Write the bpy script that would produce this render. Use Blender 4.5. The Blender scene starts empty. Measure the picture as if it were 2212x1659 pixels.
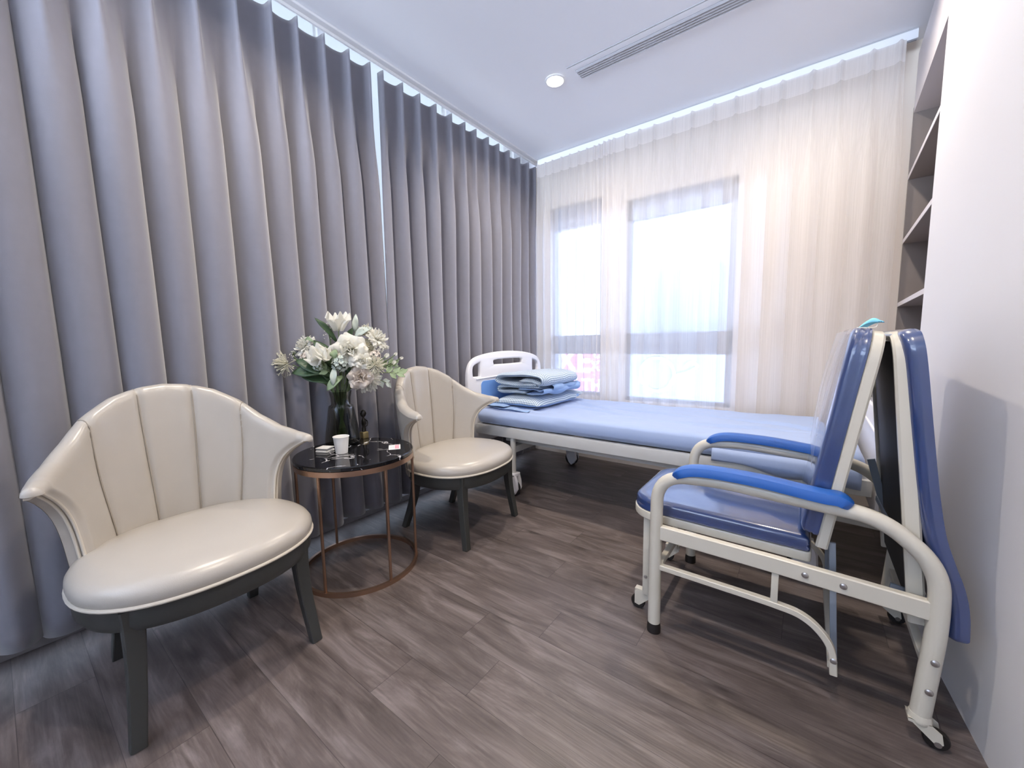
import bpy, bmesh, math, random
from mathutils import Vector, Matrix, noise
PI = math.pi
rnd = random.Random(7)

# ---------------------------------------------------------------- camera
scene = bpy.context.scene
COL = scene.collection
cam_d = bpy.data.cameras.new('camera')
cam = bpy.data.objects.new('camera', cam_d)
COL.objects.link(cam)
cam_d.sensor_fit = 'HORIZONTAL'
cam_d.sensor_width = 36.0
cam_d.lens = 848.68 / 2212 * 36.0
cam_d.clip_start = 0.02
cam.matrix_world = Matrix((
    (0.800160730830812, -0.04895349541614561, 0.5977845432284464, 0.0),
    (0.5995806158989607, 0.0913423594533573, -0.7950846863119152, 0.0),
    (-0.015680876076415842, 0.9946155682755198, 0.10244013602802864, 1.05),
    (0, 0, 0, 1)))
scene.camera = cam

# ---------------------------------------------------------------- sky and exposure
world = bpy.data.worlds.new('sky')
scene.world = world
world.use_nodes = True
wb = world.node_tree.nodes['Background']
# overcast blue-white sky above the horizon, added ground glow below it to brighten the ceiling
SKY = (0.66, 0.79, 1.0); SKY_S = 5.0
GROUND = (0.76, 0.86, 1.0); GROUND_GLOW_S = 42.0
_n, _l = world.node_tree.nodes.new, world.node_tree.links.new
_tc = _n('ShaderNodeTexCoord'); _sp = _n('ShaderNodeSeparateXYZ'); _l(_tc.outputs['Generated'], _sp.inputs[0])
_mr = _n('ShaderNodeMapRange'); _mr.inputs['From Min'].default_value = -0.04; _mr.inputs['From Max'].default_value = 0.0
_l(_sp.outputs[2], _mr.inputs['Value'])
_mx = _n('ShaderNodeMixRGB'); _l(_mr.outputs[0], _mx.inputs[0])
_mx.inputs[1].default_value = (*[c * GROUND_GLOW_S for c in GROUND], 1); _mx.inputs[2].default_value = (*[c * SKY_S for c in SKY], 1)
_l(_mx.outputs[0], wb.inputs[0])
wb.inputs[1].default_value = 1.0
scene.view_settings.view_transform = 'Standard'
scene.view_settings.look = 'None'
scene.view_settings.exposure = 0.16
scene.view_settings.gamma = 1.0
scene.view_settings.use_curve_mapping = False
LAMP_W = 13.0                      # watts of each ceiling downlight
LAMP_COL = (1.0, 0.87, 0.72)


def portal(loc, rot, sx, sy):
    l = bpy.data.lights.new('window_portal', 'AREA')
    l.shape = 'RECTANGLE'; l.size = sx; l.size_y = sy
    l.cycles.is_portal = True
    o = bpy.data.objects.new('window_portal', l)
    o.location = loc; o.rotation_euler = rot
    COL.objects.link(o)


portal((-1.70, 3.40, 1.40), (-PI/2, 0, 0), 0.56, 1.8)
portal((-0.83, 3.40, 1.40), (-PI/2, 0, 0), 0.86, 1.8)
portal((-0.95, -2.75, 1.95), (PI/2, 0, 0), 2.2, 1.05)


# ---------------------------------------------------------------- materials
def sock(n, name, v):
    if name in n.inputs:
        n.inputs[name].default_value = v


def mat(name, col, rough=0.5, metal=0.0, coat=0.0, sheen=0.0, spec=None, bump=0.0, bscale=200.0,
        coat_rough=0.05, var=0.0, vscale=5.0, emit=None, estr=0.0):
    m = bpy.data.materials.new(name)
    m.use_nodes = True
    nt = m.node_tree
    b = nt.nodes['Principled BSDF']
    sock(b, 'Base Color', (*col, 1)); sock(b, 'Roughness', rough); sock(b, 'Metallic', metal)
    sock(b, 'Coat Weight', coat); sock(b, 'Coat Roughness', coat_rough); sock(b, 'Sheen Weight', sheen)
    if spec is not None: sock(b, 'Specular IOR Level', spec)
    if emit: sock(b, 'Emission Color', (*emit, 1)); sock(b, 'Emission Strength', estr)
    tc = nt.nodes.new('ShaderNodeTexCoord')
    if bump > 0:
        n = nt.nodes.new('ShaderNodeTexNoise'); n.inputs['Scale'].default_value = bscale
        nt.links.new(tc.outputs['Object'], n.inputs['Vector'])
        bp = nt.nodes.new('ShaderNodeBump'); bp.inputs['Strength'].default_value = bump
        bp.inputs['Distance'].default_value = 0.002
        nt.links.new(n.outputs[0], bp.inputs['Height']); nt.links.new(bp.outputs[0], b.inputs['Normal'])
    if var > 0:
        n = nt.nodes.new('ShaderNodeTexNoise'); n.inputs['Scale'].default_value = vscale
        nt.links.new(tc.outputs['Object'], n.inputs['Vector'])
        mx = nt.nodes.new('ShaderNodeMixRGB')
        mx.inputs[1].default_value = (*[c * (1 - var) for c in col], 1)
        mx.inputs[2].default_value = (*[min(1, c * (1 + var)) for c in col], 1)
        nt.links.new(n.outputs[0], mx.inputs[0]); nt.links.new(mx.outputs[0], b.inputs['Base Color'])
    return m


class NT:
    """tiny helper for node graphs"""
    def __init__(s, m): s.nt = m.node_tree; s.b = s.nt.nodes['Principled BSDF']
    def n(s, t, **kw):
        x = s.nt.nodes.new('ShaderNode' + t)
        for k, v in kw.items(): setattr(x, k, v)
        return x
    def l(s, a, b): s.nt.links.new(a, b)
    def math(s, op, a, b=None, c=None):
        x = s.n('Math', operation=op)
        for i, v in enumerate((a, b, c)):
            if v is None: continue
            if isinstance(v, (int, float)): x.inputs[i].default_value = v
            else: s.l(v, x.inputs[i])
        return x.outputs[0]


def set_coat_ior(m, v):
    sock(m.node_tree.nodes['Principled BSDF'], 'Coat IOR', v)


def floor_mat():
    m = mat('vinyl_planks', (0.15, 0.12, 0.10), 0.38)
    g = NT(m)
    tc = g.n('TexCoord'); sep = g.n('SeparateXYZ'); g.l(tc.outputs['Object'], sep.inputs[0])
    X, Y = sep.outputs[0], sep.outputs[1]
    Ys = g.math('DIVIDE', g.math('SUBTRACT', Y, 0.605 - 1.63), 0.163)
    row = g.math('FLOOR', Ys); fy = g.math('FRACT', Ys)
    wn = g.n('TexWhiteNoise', noise_dimensions='1D'); g.l(row, wn.inputs['W'])
    Xs = g.math('ADD', g.math('DIVIDE', X, 1.22), g.math('MULTIPLY', wn.outputs[0], 7.0))
    idx = g.math('FLOOR', Xs); fx = g.math('FRACT', Xs)
    cb = g.n('CombineXYZ'); g.l(row, cb.inputs[0]); g.l(idx, cb.inputs[1])
    wn2 = g.n('TexWhiteNoise', noise_dimensions='3D'); g.l(cb.outputs[0], wn2.inputs['Vector'])
    # grain coordinates: stretched along X, shifted per plank
    mp = g.n('Mapping'); mp.inputs['Scale'].default_value = (1.1, 6.0, 1.0)
    vadd = g.n('VectorMath', operation='MULTIPLY_ADD')
    g.l(wn2.outputs['Color'], vadd.inputs[0]); vadd.inputs[1].default_value = (9, 9, 9)
    g.l(tc.outputs['Object'], vadd.inputs[2]); g.l(vadd.outputs[0], mp.inputs['Vector'])
    n1 = g.n('TexNoise'); n1.inputs['Scale'].default_value = 2.6; n1.inputs['Detail'].default_value = 8
    n1.inputs['Roughness'].default_value = 0.62; n1.inputs['Distortion'].default_value = 0.8
    g.l(mp.outputs[0], n1.inputs['Vector'])
    mp2 = g.n('Mapping'); mp2.inputs['Scale'].default_value = (3.0, 70.0, 1.0); g.l(vadd.outputs[0], mp2.inputs['Vector'])
    n2 = g.n('TexNoise'); n2.inputs['Scale'].default_value = 2.2; n2.inputs['Detail'].default_value = 5
    g.l(mp2.outputs[0], n2.inputs['Vector'])
    # broad knots
    mp3 = g.n('Mapping'); mp3.inputs['Scale'].default_value = (2.2, 6.0, 1.0); g.l(vadd.outputs[0], mp3.inputs['Vector'])
    n3 = g.n('TexVoronoi'); n3.inputs['Scale'].default_value = 1.0; g.l(mp3.outputs[0], n3.inputs['Vector'])
    kn = g.n('ValToRGB'); kn.color_ramp.elements[0].position = 0.03; kn.color_ramp.elements[1].position = 0.16
    kn.color_ramp.elements[0].color = (0.45, 0.45, 0.45, 1); kn.color_ramp.elements[1].color = (1, 1, 1, 1)
    g.l(n3.outputs['Distance'], kn.inputs[0])
    r = g.n('ValToRGB'); e = r.color_ramp.elements
    e[0].position = 0.22; e[0].color = (0.044, 0.034, 0.031, 1)
    e[1].position = 0.80; e[1].color = (0.235, 0.202, 0.194, 1)
    k = e.new(0.5); k.color = (0.112, 0.090, 0.084, 1)
    g.l(n1.outputs[0], r.inputs[0])
    f = g.math('MULTIPLY', g.math('ADD', g.math('MULTIPLY', n2.outputs[0], 0.8), 0.60),
               g.math('ADD', g.math('MULTIPLY', wn2.outputs[0], 0.22), 0.89))
    ly = g.math('ADD', g.math('LESS_THAN', fy, 0.012), g.math('LESS_THAN', fx, 0.0018))
    ly = g.math('MINIMUM', ly, 1.0)
    f = g.math('MULTIPLY', f, g.math('SUBTRACT', 1.0, g.math('MULTIPLY', ly, 0.5)))
    vm = g.n('VectorMath', operation='SCALE'); g.l(r.outputs[0], vm.inputs[0]); g.l(f, vm.inputs['Scale'])
    mx = g.n('MixRGB', blend_type='MULTIPLY'); mx.inputs[0].default_value = 1.0
    g.l(vm.outputs[0], mx.inputs[1]); g.l(kn.outputs[0], mx.inputs[2])
    g.l(mx.outputs[0], g.b.inputs['Base Color'])
    g.l(g.math('ADD', g.math('MULTIPLY', n2.outputs[0], 0.22), 0.27), g.b.inputs['Roughness'])
    bp = g.n('Bump'); bp.inputs['Strength'].default_value = 0.35; bp.inputs['Distance'].default_value = 0.002
    g.l(g.math('SUBTRACT', n2.outputs[0], g.math('MULTIPLY', ly, 1.2)), bp.inputs['Height'])
    g.l(bp.outputs[0], g.b.inputs['Normal'])
    return m


def marble_mat():
    m = mat('black_marble', (0.008, 0.008, 0.010), 0.06)
    g = NT(m)
    tc = g.n('TexCoord')
    n = g.n('TexNoise'); n.inputs['Scale'].default_value = 3.0; n.inputs['Detail'].default_value = 5
    g.l(tc.outputs['Object'], n.inputs['Vector'])
    vm = g.n('VectorMath', operation='MULTIPLY_ADD'); g.l(n.outputs['Color'], vm.inputs[0])
    vm.inputs[1].default_value = (0.35, 0.35, 0.35); g.l(tc.outputs['Object'], vm.inputs[2])
    v = g.n('TexVoronoi', feature='DISTANCE_TO_EDGE'); v.inputs['Scale'].default_value = 8.0
    g.l(vm.outputs[0], v.inputs['Vector'])
    n2 = g.n('TexNoise'); n2.inputs['Scale'].default_value = 9.0; g.l(tc.outputs['Object'], n2.inputs['Vector'])
    w = g.math('MULTIPLY', g.math('LESS_THAN', v.outputs['Distance'], 0.014), g.math('GREATER_THAN', n2.outputs[0], 0.53))
    mx = g.n('MixRGB'); g.l(w, mx.inputs[0])
    mx.inputs[1].default_value = (0.008, 0.008, 0.010, 1); mx.inputs[2].default_value = (0.55, 0.54, 0.55, 1)
    g.l(mx.outputs[0], g.b.inputs['Base Color'])
    return m


def gingham_mat():
    m = mat('gingham_cloth', (0.6, 0.7, 0.8), 0.85, sheen=0.2)
    g = NT(m)
    tc = g.n('TexCoord'); sep = g.n('SeparateXYZ'); g.l(tc.outputs['UV'], sep.inputs[0])
    P = 0.0148
    a = g.math('LESS_THAN', g.math('FRACT', g.math('DIVIDE', sep.outputs[0], P)), 0.5)
    b = g.math('LESS_THAN', g.math('FRACT', g.math('DIVIDE', sep.outputs[1], P)), 0.5)
    s = g.math('MULTIPLY', g.math('ADD', a, b), 0.5)
    r = g.n('ValToRGB'); r.color_ramp.interpolation = 'LINEAR'
    e = r.color_ramp.elements
    e[0].position = 0; e[0].color = (0.80, 0.86, 0.92, 1)
    e[1].position = 1; e[1].color = (0.09, 0.16, 0.25, 1)
    k = e.new(0.5); k.color = (0.42, 0.53, 0.66, 1)
    g.l(s, r.inputs[0]); g.l(r.outputs[0], g.b.inputs['Base Color'])
    return m


def sheer_mat(name, alpha, col=(0.97, 0.95, 0.94)):
    m = bpy.data.materials.new(name); m.use_nodes = True
    nt = m.node_tree; nt.nodes.remove(nt.nodes['Principled BSDF'])
    out = nt.nodes['Material Output']
    N = nt.nodes.new; L = nt.links.new
    tc = N('ShaderNodeTexCoord'); mp = N('ShaderNodeMapping'); mp.inputs['Scale'].default_value = (190, 190, 1.3)
    L(tc.outputs['Object'], mp.inputs['Vector'])
    n = N('ShaderNodeTexNoise'); n.inputs['Scale'].default_value = 1.0; n.inputs['Detail'].default_value = 1
    L(mp.outputs[0], n.inputs['Vector'])
    mr = N('ShaderNodeMapRange'); mr.inputs['From Min'].default_value = 0.3; mr.inputs['From Max'].default_value = 0.7
    mr.inputs['To Min'].default_value = alpha - 0.03; mr.inputs['To Max'].default_value = alpha + 0.03
    L(n.outputs[0], mr.inputs['Value'])
    t = N('ShaderNodeBsdfTransparent'); d = N('ShaderNodeBsdfDiffuse'); tr = N('ShaderNodeBsdfTranslucent')
    d.inputs[0].default_value = (*col, 1); tr.inputs[0].default_value = (*col, 1)
    mx = N('ShaderNodeMixShader'); mx.inputs[0].default_value = 0.60
    L(d.outputs[0], mx.inputs[1]); L(tr.outputs[0], mx.inputs[2])
    m2 = N('ShaderNodeMixShader'); L(mr.outputs[0], m2.inputs[0]); L(t.outputs[0], m2.inputs[1]); L(mx.outputs[0], m2.inputs[2])
    L(m2.outputs[0], out.inputs['Surface'])
    return m


def glass_mat(name, tint=(0.97, 0.98, 1.0), gloss=0.08, rough=0.0, fres=False):
    m = bpy.data.materials.new(name); m.use_nodes = True
    nt = m.node_tree; nt.nodes.remove(nt.nodes['Principled BSDF'])
    out = nt.nodes['Material Output']; N = nt.nodes.new; L = nt.links.new
    t = N('ShaderNodeBsdfTransparent'); t.inputs[0].default_value = (*tint, 1)
    gl = N('ShaderNodeBsdfGlossy'); gl.inputs['Roughness'].default_value = rough
    mx = N('ShaderNodeMixShader')
    if fres:
        fr = N('ShaderNodeLayerWeight'); fr.inputs[0].default_value = gloss
        L(fr.outputs['Facing' if fres == 'facing' else 'Fresnel'], mx.inputs[0])
    else: mx.inputs[0].default_value = gloss
    L(t.outputs[0], mx.inputs[1]); L(gl.outputs[0], mx.inputs[2]); L(mx.outputs[0], out.inputs['Surface'])
    return m


M = {}
M['floor'] = floor_mat()
M['marble'] = marble_mat()
M['gingham'] = gingham_mat()
M['paint'] = mat('wall_paint', (0.74, 0.73, 0.745), 0.6, bump=0.05, bscale=300)
M['ceil'] = mat('ceiling_paint', (0.87, 0.89, 0.94), 0.7)
M['cream_wall'] = mat('cream_wall_paint', (0.86, 0.77, 0.68), 0.7)
M['vent'] = mat('vent_grey', (0.50, 0.51, 0.55), 0.5)
M['vent_dark'] = mat('vent_slot', (0.25, 0.25, 0.28), 0.6)
M['white'] = mat('white_enamel', (0.82, 0.82, 0.83), 0.4)
M['alu'] = mat('window_aluminium', (0.34, 0.38, 0.47), 0.45, 0.3)
M['grey_base'] = mat('baseboard_grey', (0.25, 0.24, 0.24), 0.4)
M['drape'] = mat('drape_cloth', (0.20, 0.197, 0.235), 0.75, sheen=0.6, bump=0.15, bscale=900, var=0.05, vscale=30)
M['sheer'] = sheer_mat('sheer_voile', 0.60)
M['sheer_hem'] = sheer_mat('sheer_heading', 0.75, (0.92, 0.90, 0.90))
M['glass'] = glass_mat('window_glass', gloss=0.05)
M['tinted'] = glass_mat('tinted_glass', (0.46, 0.46, 0.46), gloss=0.05)  # tint added to cut the daylight leaking round the drapes
M['tinted_blue'] = glass_mat('dimming_glass', (0.68, 0.71, 0.78), gloss=0.05)  # tint added to tone down the overbright back windows
M['leather'] = mat('cream_leather', (0.44, 0.405, 0.355), 0.30, coat=0.25, coat_rough=0.25, bump=0.12, bscale=420, var=0.04, vscale=9)
M['seam'] = mat('leather_seam', (0.34, 0.30, 0.25), 0.6)
M['welt'] = mat('cream_welting', (0.58, 0.53, 0.45), 0.4)
M['leather_out'] = mat('cream_leather_outside', (0.40, 0.365, 0.32), 0.4, bump=0.12, bscale=420)
M['darkwood'] = mat('dark_grey_wood', (0.040, 0.042, 0.040), 0.42, bump=0.1, bscale=60)
M['copper'] = mat('rose_gold_metal', (0.36, 0.225, 0.155), 0.32, 0.9, bump=0.05, bscale=80)
M['paper'] = mat('paper_white', (0.86, 0.84, 0.80), 0.6)
M['vase'] = glass_mat('smoked_glass', (0.62, 0.64, 0.63), 0.18, 0.02, fres='facing')
M['water'] = glass_mat('water', (0.80, 0.82, 0.78), 0.2, 0.0, fres='facing')
M['petal'] = mat('white_petal', (0.86, 0.84, 0.72), 0.6, sheen=0.2)
M['petal_w'] = mat('pure_white_petal', (0.88, 0.87, 0.80), 0.6, sheen=0.2)
M['petal_p'] = mat('blush_petal', (0.84, 0.76, 0.68), 0.6, sheen=0.2)
for _k in ('petal', 'petal_w', 'petal_p'):      # thin petals let some light through
    _g = NT(M[_k]); _t = _g.n('BsdfTranslucent'); _t.inputs[0].default_value = _g.b.inputs['Base Color'].default_value
    _m = _g.n('MixShader'); _m.inputs[0].default_value = 0.38
    _g.l(_g.b.outputs[0], _m.inputs[1]); _g.l(_t.outputs[0], _m.inputs[2]); _g.l(_m.outputs[0], _g.nt.nodes['Material Output'].inputs['Surface'])
M['leaf'] = mat('dark_leaf', (0.035, 0.075, 0.030), 0.45, var=0.3, vscale=30)
M['leaf2'] = mat('sage_leaf', (0.22, 0.30, 0.17), 0.5, var=0.2, vscale=30)
M['leaf3'] = mat('pale_leaf', (0.46, 0.52, 0.47), 0.45)
M['stem'] = mat('green_stem', (0.12, 0.17, 0.07), 0.5)
M['bronze'] = mat('dark_bronze', (0.03, 0.028, 0.025), 0.2, 0.5)
M['brass'] = mat('brass', (0.50, 0.40, 0.20), 0.35, 0.8)
M['card_red'] = mat('pink_print', (0.70, 0.36, 0.42), 0.5)
M['card_grey'] = mat('grey_print', (0.40, 0.42, 0.48), 0.5)
M['tin'] = mat('grey_tin', (0.45, 0.45, 0.46), 0.35, 0.2)
M['bed_white'] = mat('bed_white_plastic', (0.86, 0.85, 0.88), 0.35)
M['bed_metal'] = mat('bed_grey_enamel', (0.62, 0.62, 0.60), 0.4)
M['bed_blue'] = mat('bed_blue_plastic', (0.16, 0.33, 0.72), 0.4)
M['sheet'] = mat('blue_bed_sheet', (0.33, 0.425, 0.66), 0.8, sheen=0.3, bump=0.1, bscale=700)
M['blue_cloth'] = mat('blue_quilt_lining', (0.25, 0.40, 0.68), 0.8, sheen=0.3)
M['rubber'] = mat('black_rubber', (0.015, 0.013, 0.013), 0.5)
M['cream_metal'] = mat('cream_powder_coat', (0.62, 0.585, 0.50), 0.28, coat=0.4)
M['screw'] = mat('steel_screw', (0.45, 0.43, 0.42), 0.3, 0.9)
M['vinyl'] = mat('blue_vinyl', (0.018, 0.044, 0.155), 0.30, coat=1.0, coat_rough=0.09, bump=0.10, bscale=25)
set_coat_ior(M['vinyl'], 1.85)
M['arm_blue'] = mat('blue_arm_plastic', (0.014, 0.10, 0.40), 0.38)
M['black_board'] = mat('black_board', (0.012, 0.012, 0.016), 0.6)
M['grey_metal'] = mat('grey_strut_metal', (0.30, 0.35, 0.42), 0.4, 0.4)
M['film'] = glass_mat('clear_plastic_film', (0.97, 0.975, 0.99), 0.06, 0.3, fres='facing')
M['mask'] = mat('pale_blue_mask', (0.22, 0.62, 0.85), 0.8)
M['shelf'] = mat('taupe_shelf_board', (0.25, 0.215, 0.20), 0.5)
M['shelf_edge'] = mat('pale_shelf_edge', (0.66, 0.63, 0.66), 0.5)
M['facade'] = mat('pale_facade', (0.32, 0.35, 0.41), 0.8)
M['facade_dark'] = mat('facade_shutter', (0.26, 0.30, 0.38), 0.8)
M['sign_red'] = mat('sign_red', (0.62, 0.20, 0.32), 0.6)
M['sign_white'] = mat('sign_white', (0.9, 0.9, 0.9), 0.6)
M['street'] = mat('street_concrete', (0.30, 0.31, 0.33), 0.9)
M['foliage'] = mat('street_tree_leaves', (0.30, 0.36, 0.40), 0.8)
M['lamp'] = mat('lamp_lens', (1, 1, 1), 0.4, emit=(1.0, 0.93, 0.80), estr=30.0)


# ---------------------------------------------------------------- object helpers
def link(o, parent=None):
    COL.objects.link(o)
    if parent is not None: o.parent = parent
    return o


def wpos(p):
    v = Vector((0, 0, 0))
    while p is not None: v += Vector(p.location); p = p.parent
    return v


def obj(name, bm, m, parent=None, smooth=True, angle=35, subs=0, solid=0, local=False, recalc=True, loc=None, bev=0):
    """links a bmesh (in world coordinates unless local) as one mesh object"""
    if recalc: bmesh.ops.recalc_face_normals(bm, faces=bm.faces)
    off = Vector((0, 0, 0))
    if loc is not None: off = Vector(loc)
    if parent is not None and not local: off = wpos(parent)
    if off.length > 0: bmesh.ops.translate(bm, verts=bm.verts, vec=-off)
    me = bpy.data.meshes.new(name)
    bm.to_mesh(me); bm.free()
    o = bpy.data.objects.new(name, me)
    if loc is not None: o.location = loc
    for mm in (m if isinstance(m, (list, tuple)) else [m]): me.materials.append(mm)
    if smooth:
        me.polygons.foreach_set('use_smooth', [True] * len(me.polygons))
        me.set_sharp_from_angle(angle=math.radians(angle))
    link(o, parent)
    if bev:
        b = o.modifiers.new('bevel', 'BEVEL'); b.width = bev; b.segments = 2; b.limit_method = 'ANGLE'
    if solid:
        s = o.modifiers.new('solid', 'SOLIDIFY'); s.thickness = solid; s.offset = 0
    if subs:
        s = o.modifiers.new('subd', 'SUBSURF'); s.levels = subs; s.render_levels = subs
    return o


def tag(o, label, cat, group=None, kind=None):
    o['label'] = label; o['category'] = cat
    if group: o['group'] = group
    if kind: o['kind'] = kind
    return o


def thing(name, label, cat, loc=(0, 0, 0), group=None, rotz=0):
    o = bpy.data.objects.new(name, None)
    o.empty_display_size = 0.05; o.location = loc; o.rotation_euler = (0, 0, rotz)
    link(o)
    return tag(o, label, cat, group)


def struct(name, bm, m, **kw):
    o = obj(name, bm, m, **kw)
    if o.parent is None: o['kind'] = 'structure'
    return o


def dup(root, loc, label, rotz=0):
    def cp(o, par):
        c = o.copy(); COL.objects.link(c)
        if par is not None: c.parent = par
        for ch in list(kids[o.name]): cp(ch, c)
        return c
    kids = {}
    def walk(o):
        kids[o.name] = list(o.children)
        for c in o.children: walk(c)
    walk(root)
    r = cp(root, None); r.location = loc; r.rotation_euler = (0, 0, rotz); r['label'] = label
    return r


def box(bm, x0, x1, y0, y1, z0, z1, bev=0.0, mi=0):
    vs = [bm.verts.new((x, y, z)) for x in (x0, x1) for y in (y0, y1) for z in (z0, z1)]
    fs = [bm.faces.new([vs[i] for i in f]) for f in
          ((0, 1, 3, 2), (4, 6, 7, 5), (0, 4, 5, 1), (2, 3, 7, 6), (0, 2, 6, 4), (1, 5, 7, 3))]
    for f in fs: f.material_index = mi
    if bev > 0:
        es = list({e for f in fs for e in f.edges})
        bmesh.ops.bevel(bm, geom=es, offset=bev, segments=3, affect='EDGES', profile=0.5)


def obox(bm, c, ax, ay, az, sx, sy, sz, bev=0):
    """oriented box: centre, axes, full sizes"""
    c = Vector(c); ax = Vector(ax).normalized(); ay = Vector(ay).normalized(); az = Vector(az).normalized()
    vs = [bm.verts.new(c + ax * sx * i / 2 + ay * sy * j / 2 + az * sz * k / 2) for i in (-1, 1) for j in (-1, 1) for k in (-1, 1)]
    fs = [bm.faces.new([vs[i] for i in f]) for f in
          ((0, 1, 3, 2), (4, 6, 7, 5), (0, 4, 5, 1), (2, 3, 7, 6), (0, 2, 6, 4), (1, 5, 7, 3))]
    if bev > 0:
        es = list({e for f in fs for e in f.edges})
        bmesh.ops.bevel(bm, geom=es, offset=bev, segments=2, affect='EDGES', profile=0.5)


def circ(r, n=14, r2=None):
    r2 = r if r2 is None else r2
    return [(r * math.cos(2 * PI * i / n), r2 * math.sin(2 * PI * i / n)) for i in range(n)]


def rect(a, b, c=0.003):
    a /= 2; b /= 2
    return [(a - c, -b), (a, -b + c), (a, b - c), (a - c, b), (-a + c, b), (-a, b - c), (-a, -b + c), (-a + c, -b)]


def sweep(bm, pts, prof, up=(0, 0, 1), closed=False, cap=True, scale=None, par=False):
    """sweep a 2D profile (side, up) along pts; par=True transports the frame"""
    pts = [Vector(p) for p in pts]; n = len(pts); rings = []
    up = Vector(up); prev = None
    for i, p in enumerate(pts):
        if closed: t = (pts[(i + 1) % n] - pts[i - 1])
        else: t = pts[min(i + 1, n - 1)] - pts[max(i - 1, 0)]
        t.normalize()
        u0 = prev if (par and prev is not None) else up
        s = t.cross(u0)
        if s.length < 1e-4: s = t.cross(Vector((1, 0.3, 0)))
        s.normalize(); u = s.cross(t).normalized(); prev = u
        k = 1 if scale is None else scale[i]
        rings.append([bm.verts.new(p + s * a * k + u * b * k) for a, b in prof])
    m = len(prof)
    for i in range(n if closed else n - 1):
        A, B = rings[i], rings[(i + 1) % n]
        for j in range(m): bm.faces.new((A[j], A[(j + 1) % m], B[(j + 1) % m], B[j]))
    if cap and not closed:
        bm.faces.new(rings[0][::-1]); bm.faces.new(rings[-1])


def tube(bm, pts, r, n=12, **kw): sweep(bm, pts, circ(r, n), **kw)


def fillet(pts, r, n=6):
    pts = [Vector(p) for p in pts]; out = [pts[0]]
    rs = r if isinstance(r, (list, tuple)) else [r] * len(pts)
    for i in range(1, len(pts) - 1):
        a, p, b = pts[i - 1], pts[i], pts[i + 1]
        d1 = (a - p); d2 = (b - p)
        k = min(rs[i], d1.length * 0.49, d2.length * 0.49)
        q0 = p + d1.normalized() * k; q1 = p + d2.normalized() * k
        for j in range(n + 1):
            t = j / n
            out.append(q0 * (1 - t) ** 2 + p * 2 * t * (1 - t) + q1 * t * t)
    out.append(pts[-1])
    return out


def catmull(pts, n=6, closed=False):
    pts = [Vector(p) for p in pts]; out = []; N = len(pts)
    for i in range(N if closed else N - 1):
        if closed: p0, p1, p2, p3 = pts[i - 1], pts[i], pts[(i + 1) % N], pts[(i + 2) % N]
        else: p0, p1, p2, p3 = pts[max(i - 1, 0)], pts[i], pts[i + 1], pts[min(i + 2, N - 1)]
        for j in range(n):
            t = j / n
            out.append(0.5 * ((2 * p1) + (-p0 + p2) * t + (2 * p0 - 5 * p1 + 4 * p2 - p3) * t * t + (-p0 + 3 * p1 - 3 * p2 + p3) * t ** 3))
    if not closed: out.append(pts[-1])
    return out


def lathe(bm, prof, c=(0, 0, 0), n=32, cap0=True, cap1=True, wob=None):
    rings = []
    for r, z in prof:
        rings.append([bm.verts.new((c[0] + r * math.cos(2 * PI * i / n) * (1 if wob is None else wob(i / n, z)),
                                    c[1] + r * math.sin(2 * PI * i / n) * (1 if wob is None else wob(i / n, z)), c[2] + z)) for i in range(n)])
    for a, b in zip(rings, rings[1:]):
        for i in range(n): bm.faces.new((a[i], a[(i + 1) % n], b[(i + 1) % n], b[i]))
    if cap0: bm.faces.new(rings[0][::-1])
    if cap1: bm.faces.new(rings[-1])


def grid(bm, P, closed_u=False, uv=False, mi=0):
    """P[i][j] points -> faces; uv from arc length"""
    V = [[bm.verts.new(p) for p in row] for row in P]
    nu, nv = len(V), len(V[0])
    lay = bm.loops.layers.uv.verify() if uv else None
    if uv:
        U = [[0.0] * nv for _ in range(nu)]; W = [[0.0] * nv for _ in range(nu)]
        for i in range(nu):
            for j in range(nv):
                if i: U[i][j] = U[i-1][j] + (Vector(P[i][j]) - Vector(P[i-1][j])).length
                if j: W[i][j] = W[i][j-1] + (Vector(P[i][j]) - Vector(P[i][j-1])).length
    for i in range(nu if closed_u else nu - 1):
        for j in range(nv - 1):
            i2 = (i + 1) % nu
            f = bm.faces.new((V[i][j], V[i2][j], V[i2][j+1], V[i][j+1])); f.material_index = mi
            if uv:
                for lp, (a, b) in zip(f.loops, ((i, j), (i + 1 if i2 else nu, j), (i + 1 if i2 else nu, j + 1), (i, j + 1))):
                    a2 = min(a, nu - 1)
                    lp[lay].uv = (U[a2][b], W[a2][b])
    return V


def plate(name, outline, holes, depth, bev, place, m, parent, res=3):
    """flat plate with holes: 2D polygons filled by a curve, extruded; place(x, y, z)->world"""
    cu = bpy.data.curves.new(name, 'CURVE'); cu.dimensions = '2D'; cu.fill_mode = 'BOTH'
    cu.extrude = depth / 2 - bev; cu.bevel_depth = bev; cu.bevel_resolution = res
    for poly in [outline] + holes:
        s = cu.splines.new('POLY'); s.points.add(len(poly) - 1); s.use_cyclic_u = True
        for i, (x, y) in enumerate(poly): s.points[i].co = (x, y, 0, 1)
    t = bpy.data.objects.new(name + '_tmp', cu); COL.objects.link(t)
    dg = bpy.context.evaluated_depsgraph_get()
    me = bpy.data.meshes.new_from_object(t.evaluated_get(dg))
    bpy.data.objects.remove(t); bpy.data.curves.remove(cu)
    bm = bmesh.new(); bm.from_mesh(me); bpy.data.meshes.remove(me)
    bmesh.ops.remove_doubles(bm, verts=bm.verts, dist=1e-5)
    for v in bm.verts: v.co = Vector(place(*v.co))
    return obj(name, bm, m, parent, angle=50)


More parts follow.
